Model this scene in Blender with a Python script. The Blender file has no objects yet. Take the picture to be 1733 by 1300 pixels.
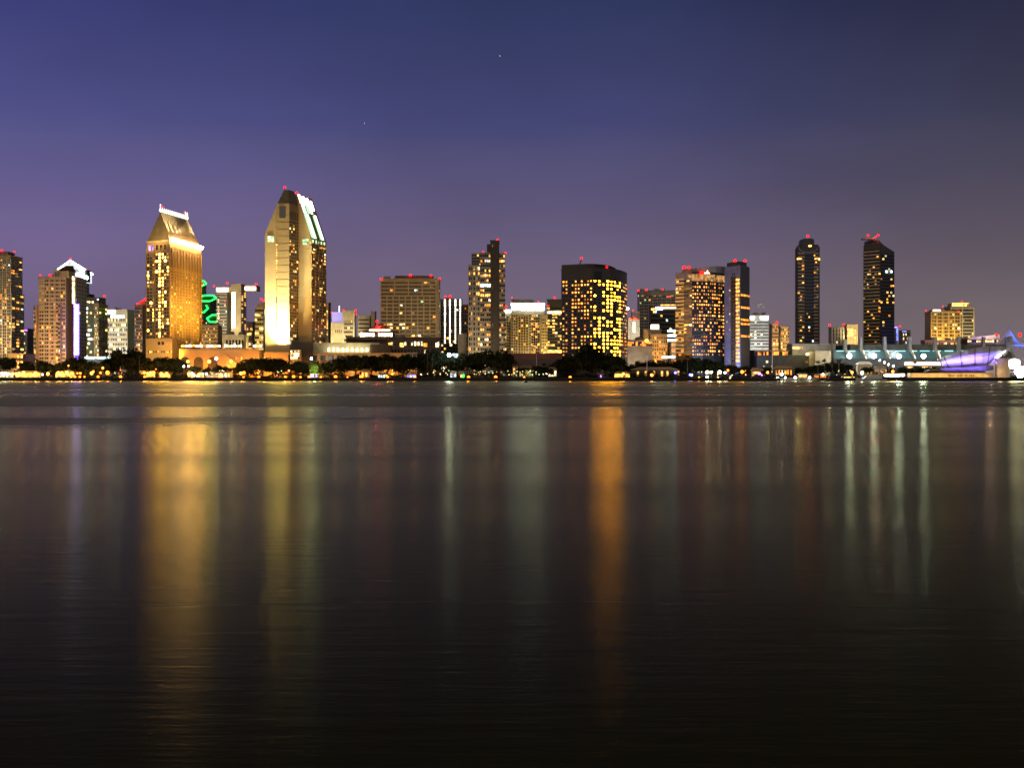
import bpy, bmesh, math, random
from mathutils import Vector, Matrix
random.seed(11)
C = bpy.context.scene
COL = C.collection
R = math.radians
# ------------------------------------------------------------------ camera
FP, CX, HY, CZ = 2550.0, 866.5, 636.0, 4.0      # focal length in photo pixels, centre column, horizon row, eye height
cd = bpy.data.cameras.new('camera'); cam = bpy.data.objects.new('camera', cd); COL.objects.link(cam)
cam.location = (0, 0, CZ); cam.rotation_euler = (R(90), 0, 0)
cd.sensor_width = 36; cd.lens = FP/1733*36; cd.shift_y = (HY-650)/1733
cd.clip_start = 0.1; cd.clip_end = 60000
C.camera = cam
C.view_settings.view_transform = 'Standard'; C.view_settings.look = 'None'
C.view_settings.exposure = 0; C.view_settings.gamma = 1
# ------------------------------------------------------------------ sky
W = bpy.data.worlds.new('World'); C.world = W; W.use_nodes = True
nt = W.node_tree; nt.nodes.clear()
def N(tree, t, **kw):
    n = tree.nodes.new(t)
    for k, v in kw.items(): setattr(n, k, v)
    return n
def ramp(tree, stops, fac):
    r = N(tree, 'ShaderNodeValToRGB'); e = r.color_ramp.elements
    while len(e) > 1: e.remove(e[-1])
    e[0].position = stops[0][0]; e[0].color = (*stops[0][1], 1)
    for p, c in stops[1:]:
        x = e.new(p); x.color = (*c, 1)
    tree.links.new(fac, r.inputs[0]); return r
def lin(r, g, b):
    f = lambda v: (v/255/12.92) if v/255 <= .04045 else ((v/255+.055)/1.055)**2.4
    return (f(r), f(g), f(b))
tc = N(nt, 'ShaderNodeTexCoord'); sp = N(nt, 'ShaderNodeSeparateXYZ'); nt.links.new(tc.outputs['Generated'], sp.inputs[0])
el = N(nt, 'ShaderNodeMapRange'); el.inputs[1].default_value = 0; el.inputs[2].default_value = .5
nt.links.new(sp.outputs[2], el.inputs[0])
# elevation: z/0.5 ; the frame's top edge is at z = 0.242 (0.48 on the ramps)
left = ramp(nt, [(0, lin(106,92,114)), (.106, lin(112,96,134)), (.184, lin(108,94,146)), (.26, lin(90,85,145)), (.335, lin(71,76,140)), (.48, lin(44,55,120)), (.62, lin(17,19,27)), (.8, lin(9,9,10)), (1, lin(5,5,5))], el.outputs[0])
midd = ramp(nt, [(0, lin(118,102,114)), (.106, lin(112,98,122)), (.184, lin(100,89,126)), (.26, lin(81,77,123)), (.335, lin(58,65,117)), (.48, lin(37,52,98)), (.62, lin(17,19,27)), (.8, lin(9,9,10)), (1, lin(5,5,5))], el.outputs[0])
rite = ramp(nt, [(0, lin(128,112,116)), (.106, lin(110,98,106)), (.184, lin(91,82,99)), (.26, lin(72,68,91)), (.335, lin(54,56,82)), (.48, lin(34,36,66)), (.62, lin(17,19,27)), (.8, lin(9,9,10)), (1, lin(5,5,5))], el.outputs[0])
f1 = N(nt, 'ShaderNodeMapRange'); f1.inputs[1].default_value = -.33; f1.inputs[2].default_value = .0; f1.interpolation_type = 'SMOOTHSTEP'
f2 = N(nt, 'ShaderNodeMapRange'); f2.inputs[1].default_value = .0; f2.inputs[2].default_value = .33; f2.interpolation_type = 'SMOOTHSTEP'
nt.links.new(sp.outputs[0], f1.inputs[0]); nt.links.new(sp.outputs[0], f2.inputs[0])
m1 = N(nt, 'ShaderNodeMixRGB'); m2 = N(nt, 'ShaderNodeMixRGB')
nt.links.new(f1.outputs[0], m1.inputs[0]); nt.links.new(left.outputs[0], m1.inputs[1]); nt.links.new(midd.outputs[0], m1.inputs[2])
nt.links.new(f2.outputs[0], m2.inputs[0]); nt.links.new(m1.outputs[0], m2.inputs[1]); nt.links.new(rite.outputs[0], m2.inputs[2])
bg = N(nt, 'ShaderNodeBackground'); nt.links.new(m2.outputs[0], bg.inputs[0])
hz = N(nt, 'ShaderNodeTexNoise'); hz.inputs['Scale'].default_value = 5; hz.inputs['Detail'].default_value = 4     # thin uneven haze
hm = N(nt, 'ShaderNodeMapping'); hm.inputs['Scale'].default_value = (1, 1, 2.5); nt.links.new(tc.outputs['Generated'], hm.inputs[0]); nt.links.new(hm.outputs[0], hz.inputs['Vector'])
hr = N(nt, 'ShaderNodeMapRange'); hr.inputs[1].default_value = .3; hr.inputs[2].default_value = .7; hr.inputs[3].default_value = .86; hr.inputs[4].default_value = 1.04
nt.links.new(hz.outputs[0], hr.inputs[0]); nt.links.new(hr.outputs[0], bg.inputs[1])
# the last of the daylight, from a sky texture with the sun just under the horizon
sky = N(nt, 'ShaderNodeTexSky'); sky.sky_type = 'NISHITA'; sky.sun_disc = False
sky.sun_elevation = R(1); sky.sun_rotation = R(200)
bg2 = N(nt, 'ShaderNodeBackground'); nt.links.new(sky.outputs[0], bg2.inputs[0]); bg2.inputs[1].default_value = .003
ds = N(nt, 'ShaderNodeHueSaturation'); ds.inputs['Saturation'].default_value = .90; ds.inputs['Hue'].default_value = .507; nt.links.new(m2.outputs[0], ds.inputs['Color']); nt.links.new(ds.outputs[0], bg.inputs[0])
ad = N(nt, 'ShaderNodeAddShader'); out = N(nt, 'ShaderNodeOutputWorld')
nt.links.new(bg.outputs[0], ad.inputs[0]); nt.links.new(bg2.outputs[0], ad.inputs[1]); nt.links.new(ad.outputs[0], out.inputs[0])
# afterglow behind the photographer
sd = bpy.data.lights.new('afterglow', 'SUN'); sd.energy = .55; sd.angle = R(40); sd.color = (1, .80, .50)
so = bpy.data.objects.new('afterglow', sd); COL.objects.link(so)
so.rotation_euler = (R(72), 0, R(-20))
# render settings
C.cycles.use_denoising = True; C.cycles.max_bounces = 4; C.cycles.diffuse_bounces = 2; C.cycles.glossy_bounces = 3
C.cycles.filter_width = 1.6
C.cycles.sample_clamp_indirect = 40; C.cycles.use_light_tree = True
# ------------------------------------------------------------------ materials
MAT = {}
def mat(name, col, rough=.8, emit=None, es=0, metal=0, var=.25, vscale=.25, spec=.5, evar=False):
    m = bpy.data.materials.new(name); m.use_nodes = True; t = m.node_tree; b = t.nodes['Principled BSDF']
    b.inputs['Roughness'].default_value = rough; b.inputs['Metallic'].default_value = metal
    b.inputs['Specular IOR Level'].default_value = spec
    ge = N(t, 'ShaderNodeNewGeometry')
    if var:
        nz = N(t, 'ShaderNodeTexNoise'); nz.inputs['Scale'].default_value = vscale; nz.inputs['Detail'].default_value = 5
        t.links.new(ge.outputs['Position'], nz.inputs['Vector'])
        r = ramp(t, [(.25, tuple(c*(1-var) for c in col)), (.75, tuple(min(1, c*(1+var)) for c in col))], nz.outputs[0])
        t.links.new(r.outputs[0], b.inputs['Base Color'])
    else: b.inputs['Base Color'].default_value = (*col, 1)
    if emit:
        b.inputs['Emission Color'].default_value = (*emit, 1); b.inputs['Emission Strength'].default_value = es
        if evar:      # rooms differ: curtains, lamps, how deep the light sits
            nz = N(t, 'ShaderNodeTexNoise'); nz.inputs['Scale'].default_value = .33; nz.inputs['Detail'].default_value = 3
            t.links.new(ge.outputs['Position'], nz.inputs['Vector'])
            mr = N(t, 'ShaderNodeMapRange'); mr.inputs[1].default_value = .36; mr.inputs[2].default_value = .68
            mr.inputs[3].default_value = es*.12; mr.inputs[4].default_value = es*2.0
            t.links.new(nz.outputs[0], mr.inputs[0]); t.links.new(mr.outputs[0], b.inputs['Emission Strength'])
    MAT[name] = m; return m
mat('beige', (.42,.34,.22)); mat('tan', (.34,.26,.15)); mat('gold_stone', (.46,.34,.17), vscale=.1, var=.12); mat('cream', (.55,.47,.33))
mat('white_panel', (.62,.60,.52)); mat('grey', (.22,.21,.19)); mat('concrete', (.30,.28,.25)); mat('brown', (.14,.09,.06))
mat('red_brown', (.12,.055,.04)); mat('dark', (.035,.035,.036), rough=.5); mat('slate', (.06,.055,.05)); mat('blue_grey', (.17,.21,.42))
mat('olive_dark', (.06,.055,.04)); mat('roof_copper', (.20,.17,.10)); mat('roof_seam_lit_slope', (.30,.24,.14)); mat('pinkish', (.48,.35,.27))
mat('glass', (.016,.018,.022), rough=.18, var=0); mat('glass_teal', (.03,.06,.06), rough=.15, var=0); mat('glass_brown', (.03,.022,.014), rough=.3, var=0)
mat('metal', (.12,.12,.12), rough=.5, metal=.6, var=0); mat('pole_dark', (.05,.05,.05), rough=.6, var=0)
mat('bark', (.05,.035,.022)); mat('leaf_a', (.014,.020,.007), rough=.8, spec=.1); mat('leaf_b', (.06,.085,.02), rough=.7, spec=.2); mat('leaf_c', (.009,.012,.006), rough=.8, spec=.1)
mat('rock', (.03,.028,.025), vscale=1.2, var=.6); mat('paving', (.12,.10,.08)); mat('asphalt', (.05,.05,.05)); mat('canvas', (.75,.75,.78), rough=.7, var=.08)
mat('hull_white', (.6,.6,.6), rough=.3, var=.05); mat('hull_dark', (.04,.04,.05), rough=.3, var=.1); mat('flag', (.5,.5,.5))
for k, c, s in (('k_warm',(1,.40,.06),4.5),('k_white',(1,.75,.4),4),('w_warm',(1,.43,.065),2.2),('w_orange',(1,.27,.02),2.0),('w_yellow',(1,.58,.13),2.3),('w_white',(1,.80,.42),2.6),
                ('w_cool',(.72,.95,1),2.6),('w_dim',(1,.5,.15),.5),('w_green',(.55,.9,.45),1.4),('w_blue',(.2,.25,1),2.0),('w_purple',(.45,.2,1),3.0),('w_red',(1,.1,.05),1.6)):
    mat(k, (.05,.04,.03), rough=.4, emit=c, es=s, var=0, evar=True)
mat('hot_warm', (.1,.1,.1), emit=(1,.38,.07), es=4.5, var=0, evar=True); mat('hot_orange', (.1,.1,.1), emit=(1,.27,.03), es=4.2, var=0, evar=True)
mat('gold_blaze', (.1,.1,.1), emit=(1,.50,.05), es=45, var=0, evar=True); mat('blaze', (.1,.1,.1), emit=(1,.37,.012), es=52, var=0, evar=True); mat('hot_white', (.1,.1,.1), emit=(1,.86,.6), es=6, var=0); mat('hot_cool', (.1,.1,.1), emit=(.8,.97,1), es=12, var=0)
mat('star_light', (.1,.1,.1), emit=(1,.95,.85), es=9, var=0)
mat('eave_glow', (.1,.1,.1), emit=(1,.58,.26), es=80, var=0)
mat('beacon_red', (.1,.02,.02), emit=(1,.004,.003), es=7, var=0)
mat('neon_green', (.02,.1,.02), emit=(.01,1,.07), es=9, var=0); mat('neon_purple', (.1,.02,.1), emit=(.5,.1,1), es=4, var=0)
mat('strip_white', (.1,.1,.1), emit=(1,.88,.68), es=9, var=0); mat('strip_cool', (.1,.1,.1), emit=(.78,1,.93), es=3.2, var=0)
mat('violet_glow', (.3,.3,.4), emit=(.17,.11,1), es=8, var=0); mat('blue_glow', (.1,.1,.3), emit=(.08,.05,.7), es=1, var=0)
mat('wall_violet_glow', (.3,.3,.4), emit=(.35,.30,1), es=.75, var=0); mat('pyramid_glass', (.4,.42,.42), rough=.3, emit=(.85,.95,1), es=1.1, var=0)
mat('pyramid_glass_dim', (.4,.42,.42), rough=.3, emit=(.8,.9,.95), es=.42, var=0)
mat('green_strip', (.2,.3,.2), emit=(.55,1,.55), es=1.3, var=0)
mat('teal_lit', (.03,.06,.06), rough=.2, emit=(.2,.55,.5), es=.17, var=0); mat('teal_bright', (.1,.1,.1), emit=(.45,1,.97), es=1.4, var=0)
for k, c, s in (('bulb_orange',(1,.13,.006),13),('bulb_white',(1,.9,.7),30),('bulb_warm',(1,.28,.03),10),('bulb_cool',(.68,.86,1),62),('bulb_blue',(.1,.1,1),12),
                ('bulb_purple',(.6,.12,1),12),('bulb_green',(.2,1,.4),10),('bulb_red',(1,.1,.04),16)):
    mat(k, (.1,.1,.1), emit=c, es=s, var=0)
# ------------------------------------------------------------------ mesh helpers
def X(px, D): return (px-CX)/FP*D
def Z(py, D): return CZ+(HY-py)/FP*D
GZ = 2.0
class MB:
    def __init__(s): s.v=[]; s.f=[]; s.m=[]; s.mats=[]
    def mi(s, m):
        if m not in s.mats: s.mats.append(m)
        return s.mats.index(m)
    def faces(s, vs, fs, m):
        o=len(s.v); s.v+= [tuple(v) for v in vs]; i=s.mi(m)
        for f in fs: s.f.append(tuple(o+k for k in f)); s.m.append(i)
    def prism(s, poly, z0, z1, m, top=None):
        n=len(poly); zt = z1 if isinstance(z1,(list,tuple)) else [z1]*n
        vs=[(p[0],p[1],z0) for p in poly]+[(p[0],p[1],zt[i]) for i,p in enumerate(poly)]
        s.faces(vs, [(i,(i+1)%n,n+(i+1)%n,n+i) for i in range(n)], m)
        s.faces(vs, [tuple(range(n-1,-1,-1))], m); s.faces(vs, [tuple(range(n,2*n))], top or m)
    def box(s, x0,x1,y0,y1,z0,z1, m, top=None): s.prism([(x0,y0),(x1,y0),(x1,y1),(x0,y1)], z0, z1, m, top)
    def profile(s, pts, y0, y1, m):     # outline in x,z pushed back from y0 to y1
        n=len(pts); vs=[(a,y0,c) for a,c in pts]+[(a,y1,c) for a,c in pts]
        s.faces(vs, [tuple(range(n)), tuple(range(2*n-1,n-1,-1))]+[(i,n+i,n+(i+1)%n,(i+1)%n) for i in range(n)], m)
    def panel(s, p, q, z0, z1, t, out, m):   # box lying on the wall line p-q, sticking out by `out`
        d=Vector((q[0]-p[0],q[1]-p[1])); L=d.length; d/=L; nx,ny=d.y,-d.x
        a=[(p[0]+nx*out,p[1]+ny*out),(q[0]+nx*out,q[1]+ny*out),(q[0]-nx*(t-out),q[1]-ny*(t-out)),(p[0]-nx*(t-out),p[1]-ny*(t-out))]
        s.prism(a,z0,z1,m)
    def tube(s, a, b, r, m, n=6, r2=None):
        a=Vector(a); b=Vector(b); d=(b-a); L=d.length
        if L<1e-6: return
        d/=L; u=d.orthogonal().normalized(); w=d.cross(u); r2=r if r2 is None else r2
        vs=[a+(u*math.cos(2*math.pi*i/n)+w*math.sin(2*math.pi*i/n))*r for i in range(n)]+[b+(u*math.cos(2*math.pi*i/n)+w*math.sin(2*math.pi*i/n))*r2 for i in range(n)]
        s.faces(vs,[(i,(i+1)%n,n+(i+1)%n,n+i) for i in range(n)]+[tuple(range(n-1,-1,-1)),tuple(range(n,2*n))],m)
    def ball(s, c, r, m, n=8, k=5, sz=1):
        vs=[(c[0],c[1],c[2]-r*sz)]
        for j in range(1,k):
            a=-math.pi/2+math.pi*j/k
            for i in range(n): vs.append((c[0]+r*math.cos(a)*math.cos(2*math.pi*i/n),c[1]+r*math.cos(a)*math.sin(2*math.pi*i/n),c[2]+r*sz*math.sin(a)))
        vs.append((c[0],c[1],c[2]+r*sz)); T=len(vs)-1; fs=[]
        for i in range(n): fs.append((0,1+(i+1)%n,1+i)); fs.append((T,T-n+i,T-n+(i+1)%n))
        for j in range(k-2):
            for i in range(n): fs.append((1+j*n+i,1+j*n+(i+1)%n,1+(j+1)*n+(i+1)%n,1+(j+1)*n+i))
        s.faces(vs,fs,m)
    def mesh(s, name, off=(0,0,0)):
        me=bpy.data.meshes.new(name); me.from_pydata([(a-off[0],b-off[1],c-off[2]) for a,b,c in s.v],[],s.f)
        for m in s.mats: me.materials.append(MAT[m])
        me.polygons.foreach_set('material_index', s.m); me.update(); return me
    def build(s, name, parent=None, off=(0,0,0)):
        o=bpy.data.objects.new(name, s.mesh(name,off)); COL.objects.link(o)
        if parent: o.parent=parent
        return o
def tag(o, label=None, cat=None, group=None, kind=None):
    if label: o['label']=label
    if cat: o['category']=cat
    if group: o['group']=group
    if kind: o['kind']=kind
    return o
def empty(name, loc, label, cat, group=None):
    o=bpy.data.objects.new(name,None); COL.objects.link(o); o.location=loc; o.empty_display_size=1
    return tag(o,label,cat,group)
UNIT={}
def unit(m):
    if m not in UNIT:
        b=MB(); b.box(-.5,.5,-.5,.5,-.5,.5,m); UNIT[m]=b.mesh('window')
    return UNIT[m]
BEAC={}
def beacon_mesh(r):
    if r not in BEAC:
        b=MB(); b.tube((0,0,0),(0,0,1.6),.12,'pole_dark'); b.tube((0,0,1.2),(0,0,1.6),.4,'pole_dark'); l=MB(); l.ball((0,0,1.6+r*.8),r,'beacon_red'); BEAC[r]=(b.mesh('beacon'),l.mesh('lens'))
    return BEAC[r]
PAL={'warm':[('w_warm',4),('w_orange',2),('w_yellow',3),('w_white',1),('w_dim',3)],
     'white':[('w_white',5),('w_cool',2),('w_yellow',2),('w_dim',1)],
     'gold':[('w_yellow',4),('w_warm',4),('w_white',1),('w_dim',2)],
     'hot':[('hot_orange',4),('hot_warm',2),('w_warm',3),('w_orange',3),('w_dim',2),('w_yellow',1)],
     'blaze':[('blaze',2.4),('hot_orange',5),('hot_warm',3),('w_orange',2),('w_dim',1)],
     'mix':[('w_warm',3),('w_yellow',3),('w_white',3),('w_cool',1),('w_green',1),('w_dim',3),('w_orange',1)],
     'condo':[('w_warm',5),('w_orange',3),('w_white',2),('w_cool',1),('w_dim',6),('w_yellow',2)]}
def pick(pal):
    if pal in MAT: return pal
    P=PAL[pal]; t=random.random()*sum(w for _,w in P)
    for m,w in P:
        t-=w
        if t<=0: return m
    return P[-1][0]
class Bld:
    def __init__(s, name, label, px, D, cat='building', group=None):
        s.base=(X(px,D),D,GZ); s.root=empty(name,s.base,label,cat,group); s.parts={}; s.win=[]; s.glass='glass'
    def part(s, n):
        if n not in s.parts: s.parts[n]=MB()
        return s.parts[n]
    def span(s, xa, xb, D, d):
        x0=X(xa,D) if xa<=CX else X(xa,D+d); x1=X(xb,D) if xb>=CX else X(xb,D+d)
        if x1-x0 < 2: x1 = x0+2
        return x0,x1
    def pbox(s, xa, xb, yt, D, d, m, yb=None, part='wall', top=None, cope=True):
        x0,x1=s.span(xa,xb,D,d); z0=GZ if yb is None else Z(yb,D); z1=Z(yt,D)
        s.part(part).box(x0,x1,D,D+d,z0,z1,m,top)
        if cope and z1-z0>12: s.part(part).box(x0-.3,x1+.3,D-.3,D+d+.3,z1+.003,z1+.9,m)
        if cope and x1-x0>16 and z1-z0>30 and part in('wall','right_block'):
            rn=random.Random(int(abs(x0)*7+D)); pass
            for _ in range(rn.randint(2,4)):
                u=MB()
                cx=rn.uniform(x0+3,x1-3); w=rn.uniform(1,3.2); h=rn.uniform(1.2,3.2); cy=D+d*rn.uniform(.25,.7); u.box(cx-w,cx+w,cy-1.5,cy+1.5,z1+.905,z1+.9+h,'grey'); u.build('rooftop_unit',s.root,s.base)
            cx=rn.uniform(x0+2,x1-2); u=MB(); u.tube((cx,D+d*.8,z1+.905),(cx,D+d*.8,z1+rn.uniform(4,8)),.14,'metal',5,.06); u.build('antenna',s.root,s.base)
        r={'F':((x0,D),(x1,D)),'z':(z0,z1),'x':(x0,x1),'D':D}
        if x0>0: r['S']=((x0,D+d),(x0,D))
        elif x1<0: r['S']=((x1,D),(x1,D+d))
        return r
    def grid(s, face, z0, z1, cols, rows, ww=.6, wh=.55, lit=.2, pal='warm', fn=None, out=.08, x=(0,1), skipdark=False):
        p,q=Vector(face[0]),Vector(face[1]); L=(q-p).length; d=(q-p)/L; n=Vector((d.y,-d.x)); ang=math.atan2(d.y,d.x)
        cw=L*(x[1]-x[0])/cols; rh=(z1-z0)/rows
        for r in range(rows):
            for c in range(cols):
                m=None
                if fn is not None:
                    m=fn(c,r)
                    if m is False: continue
                if m is None:
                    lp = lit[r] if isinstance(lit,(list,tuple)) else lit
                    m=pick(pal) if random.random()<lp else s.glass
                if skipdark and m==s.glass: continue
                ctr=p+d*(L*x[0]+cw*(c+.5)); w=cw*ww; h=rh*wh
                if m!=s.glass and ww<.85: w*=random.uniform(.62,1.08); h*=random.uniform(.75,1.08)
                s.win.append((ctr.x+n.x*(out-.15),ctr.y+n.y*(out-.15),z0+rh*(r+.5),w,h,ang,m))
    def ledges(s, face, z0, z1, rows, m, out=.5, t=.35, part='wall', off=0, x=(0,1)):
        p,q=Vector(face[0]),Vector(face[1]); a=p+(q-p)*x[0]; b=p+(q-p)*x[1]
        for r in range(rows):
            z=z0+(z1-z0)*r/rows+off; s.part(part).panel(a,b,z,z+t,out+.5,out,m)
    def pilasters(s, face, z0, z1, n, m, w=.8, out=.3, part='wall', x=(0,1)):
        p,q=Vector(face[0]),Vector(face[1]); d=(q-p); L=d.length; d/=L
        for i in range(n+1):
            c=p+d*L*(x[0]+(x[1]-x[0])*i/n); s.part(part).panel(c-d*w/2,c+d*w/2,z0,z1,out+.4,out,m)
    def balconies(s, face, z0, z1, rows, m, out=1.4, x=(0,1)):
        p,q=Vector(face[0]),Vector(face[1]); a=p+(q-p)*x[0]; b=p+(q-p)*x[1]
        for r in range(rows):
            z=z0+(z1-z0)*r/rows; mb=MB(); mb.panel(a,b,z,z+.3,out+.05,out,m); mb.panel(a,b,z+.3,z+1.2,.15-out,out,m) if False else None
            d=(b-a).normalized(); nn=Vector((d.y,-d.x))*out
            mb.panel(a+nn,b+nn,z+.303,z+1.25,.12,-.02,m)
            mb.build('balcony',s.root,s.base)
    def beacon(s, px, py, D, r=1.15):
        r=round(min(r,1.2+.4*(r-1.2))*random.choice((.6,.7,.8)),2)
        bm_,lm_=beacon_mesh(r); o=bpy.data.objects.new('beacon',bm_); COL.objects.link(o); o.parent=s.root; lo=bpy.data.objects.new('lens',lm_); COL.objects.link(lo); lo.parent=o
        o.location=(X(px,D)-s.base[0],D-s.base[1],Z(py,D)-1.6-r*.8-s.base[2])
    def light(s, loc, col, e, kind='POINT', rad=.6, aim=None, cone=60, blend=.5):
        if kind=='POINT' and e>=19000: kind,aim,cone,blend='SPOT',(loc[0],loc[1]+30,loc[2]+22),120,.7
        l=bpy.data.lights.new('flood_or_fill',kind); l.energy=e; l.color=col; l.shadow_soft_size=rad  # facade floods, plus unseen fill lamps added for the city's street glow
        if kind=='SPOT': l.spot_size=R(cone); l.spot_blend=blend
        o=bpy.data.objects.new('flood_or_fill',l); COL.objects.link(o); o.parent=s.root
        o.location=tuple(loc[i]-s.base[i] for i in range(3))
        if aim: o.rotation_euler=(Vector(aim)-Vector(loc)).to_track_quat('-Z','Y').to_euler()
    def done(s):
        for n,mb in s.parts.items():
            if mb.f: mb.build(n,s.root,s.base)
        bx,by,bz=s.base
        order=sorted(s.win,key=lambda w:(w[6]==s.glass, -w[3]*w[4]))
        one=order[:100]; rest=order[100:]
        if len(rest)<1: rest=[]
        for (x,y,z,w,h,a,m) in one:
            o=bpy.data.objects.new('window',unit(m)); COL.objects.link(o); o.parent=s.root
            o.location=(x-bx,y-by,z-bz); o.scale=(w,.3,h); o.rotation_euler=(0,0,a)
        if rest:
            mb=MB()
            for (x,y,z,w,h,a,m) in rest:
                c,sn=math.cos(a),math.sin(a)
                vs=[(x+c*dx*w-sn*dy*.3,y+sn*dx*w+c*dy*.3,z+dz*h) for dz in (-.5,.5) for dx,dy in ((-.5,-.5),(.5,-.5),(.5,.5),(-.5,.5))]
                mb.faces(vs,[(0,1,5,4),(1,2,6,5),(2,3,7,6),(3,0,4,7),(4,5,6,7),(3,2,1,0)],m)
            o=mb.build('window',s.root,s.base); o['kind']='stuff'
        return s.root
def rel(b, f0, f1):  # z between two fractions of a box height
    z0,z1=b['z']; return z0+(z1-z0)*f0, z0+(z1-z0)*f1
# ------------------------------------------------------------------ water and land
def water():
    m=bpy.data.materials.new('water'); m.use_nodes=True; t=m.node_tree; b=t.nodes['Principled BSDF']
    t.nodes.remove(b); df=N(t,'ShaderNodeBsdfDiffuse'); df.inputs[0].default_value=(.06,.058,.02,1)
    gb=N(t,'ShaderNodeBsdfGlossy'); gb.inputs[0].default_value=(.95,.95,.58,1); gb.inputs['Anisotropy'].default_value=.22; tg=N(t,'ShaderNodeCombineXYZ'); tg.inputs[0].default_value=1; t.links.new(tg.outputs[0],gb.inputs['Tangent']); mx=N(t,'ShaderNodeMixShader'); fr=N(t,'ShaderNodeFresnel'); fr.inputs[0].default_value=1.34
    pw=N(t,'ShaderNodeMath',operation='POWER'); t.links.new(fr.outputs[0],pw.inputs[0]); pw.inputs[1].default_value=2.15; t.links.new(pw.outputs[0],mx.inputs[0])
    t.links.new(df.outputs[0],mx.inputs[1]); t.links.new(gb.outputs[0],mx.inputs[2]); t.links.new(mx.outputs[0],t.nodes['Material Output'].inputs[0])
    ge=N(t,'ShaderNodeNewGeometry'); sx=N(t,'ShaderNodeSeparateXYZ'); t.links.new(ge.outputs['Position'],sx.inputs[0])
    def mth(op,a,c=None):
        n=N(t,'ShaderNodeMath',operation=op)
        for i,v in enumerate((a,c)):
            if v is None: continue
            if isinstance(v,(int,float)): n.inputs[i].default_value=v
            else: t.links.new(v,n.inputs[i])
        return n.outputs[0]
    def noise(sx_,sy_,det=3,off=0):
        mp=N(t,'ShaderNodeMapping'); mp.inputs['Scale'].default_value=(sx_,sy_,1); mp.inputs['Location'].default_value=(off,off*.7,0)
        t.links.new(ge.outputs['Position'],mp.inputs[0]); n=N(t,'ShaderNodeTexNoise'); n.inputs['Scale'].default_value=1; n.inputs['Detail'].default_value=det
        t.links.new(mp.outputs[0],n.inputs['Vector']); return n.outputs[0]
    # wind-ruffled water beyond a slanting line, broken into long bands
    d=mth('SUBTRACT',sx.outputs[1],mth('MULTIPLY_ADD',sx.outputs[0],.65)); 
    t.nodes[-1]
    dd=N(t,'ShaderNodeMath',operation='SUBTRACT'); t.links.new(sx.outputs[1],dd.inputs[0])
    k=mth('MULTIPLY',sx.outputs[0],.55); t.links.new(k,dd.inputs[1])
    edge=mth('ADD',dd.outputs[0],mth('MULTIPLY',mth('SUBTRACT',noise(.01,.01,2),.5),10.0))
    ruf=N(t,'ShaderNodeMapRange'); ruf.interpolation_type='SMOOTHSTEP'; ruf.inputs[1].default_value=120; ruf.inputs[2].default_value=185
    t.links.new(edge,ruf.inputs[0])
    band=N(t,'ShaderNodeMapRange'); band.interpolation_type='SMOOTHSTEP'; band.inputs[1].default_value=.42; band.inputs[2].default_value=.60
    t.links.new(noise(.0009,.02,4,3),band.inputs[0])
    far=mth('MULTIPLY',ruf.outputs[0],mth('ADD',mth('MULTIPLY',band.outputs[0],.85),.15))
    slow=noise(.012,.10,3,9)
    rough=mth('ADD',mth('ADD',mth('MULTIPLY',far,.23),.205),mth('MULTIPLY',mth('SUBTRACT',slow,.5),.10))
    t.links.new(rough,gb.inputs['Roughness'])
    hgt=mth('ADD',mth('MULTIPLY',noise(1.7,7.5,3,1),.03),mth('MULTIPLY',noise(.45,2.2,3,5),.07))
    bp=N(t,'ShaderNodeBump'); bp.inputs['Distance'].default_value=1; bp.inputs['Strength'].default_value=.2
    t.links.new(hgt,bp.inputs['Height']); t.links.new(bp.outputs[0],gb.inputs['Normal'])
    MAT['water']=m
water()
b=MB(); b.faces([(-9000,-60,0),(9000,-60,0),(9000,1104,0),(-9000,1104,0)],[(0,1,2,3)],'water')
tag(b.build('water'),'dark bay water with long streaks of reflected light','water',kind='structure')
b=MB(); b.faces([(-9000,1103,GZ),(9000,1103,GZ),(14000,30000,GZ),(-14000,30000,GZ)],[(0,1,2,3)],'asphalt')
tag(b.build('ground'),'dark city ground behind the waterfront','ground',kind='structure')
b=MB(); b.box(-700,700,1106,1116,GZ-.2,GZ+.08,'paving'); tag(b.build('promenade'),'paved waterfront promenade','path',kind='structure')
b=MB(); b.box(-900,900,1160,1172,GZ-.2,GZ+.05,'paving'); tag(b.build('harbor_road'),'road behind the waterfront trees','road',kind='structure')
# rock sea wall
b=MB(); n=900; rows=5; vs=[]
for j in range(rows):
    for i in range(n+1):
        f=j/(rows-1); vs.append((-640+1280*i/n+random.uniform(-.4,.4),1098.5+5*f+random.uniform(-.5,.5),-.4+2.5*f+random.uniform(-.35,.3)))
b.faces(vs,[(j*(n+1)+i,j*(n+1)+i+1,(j+1)*(n+1)+i+1,(j+1)*(n+1)+i) for j in range(rows-1) for i in range(n)],'rock')
b.box(-640,640,1103.2,1104,GZ-1,GZ+.7,'rock')
tag(b.build('sea_wall'),'low dark rock sea wall along the water edge','sea wall')
# stars
for px,py,r,l in ((846,94,9,'brightest white star, above the middle of the skyline'),(617,208,6,'faint star upper left of centre'),(793,292,5,'faintest star, low above the stepped apartment tower')):
    b=MB(); D=26000; b.ball((0,0,0),r*.34,'star_light'); o=b.build('star'); o.location=(X(px,D),D,Z(py,D)); tag(o,l,'star')
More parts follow.
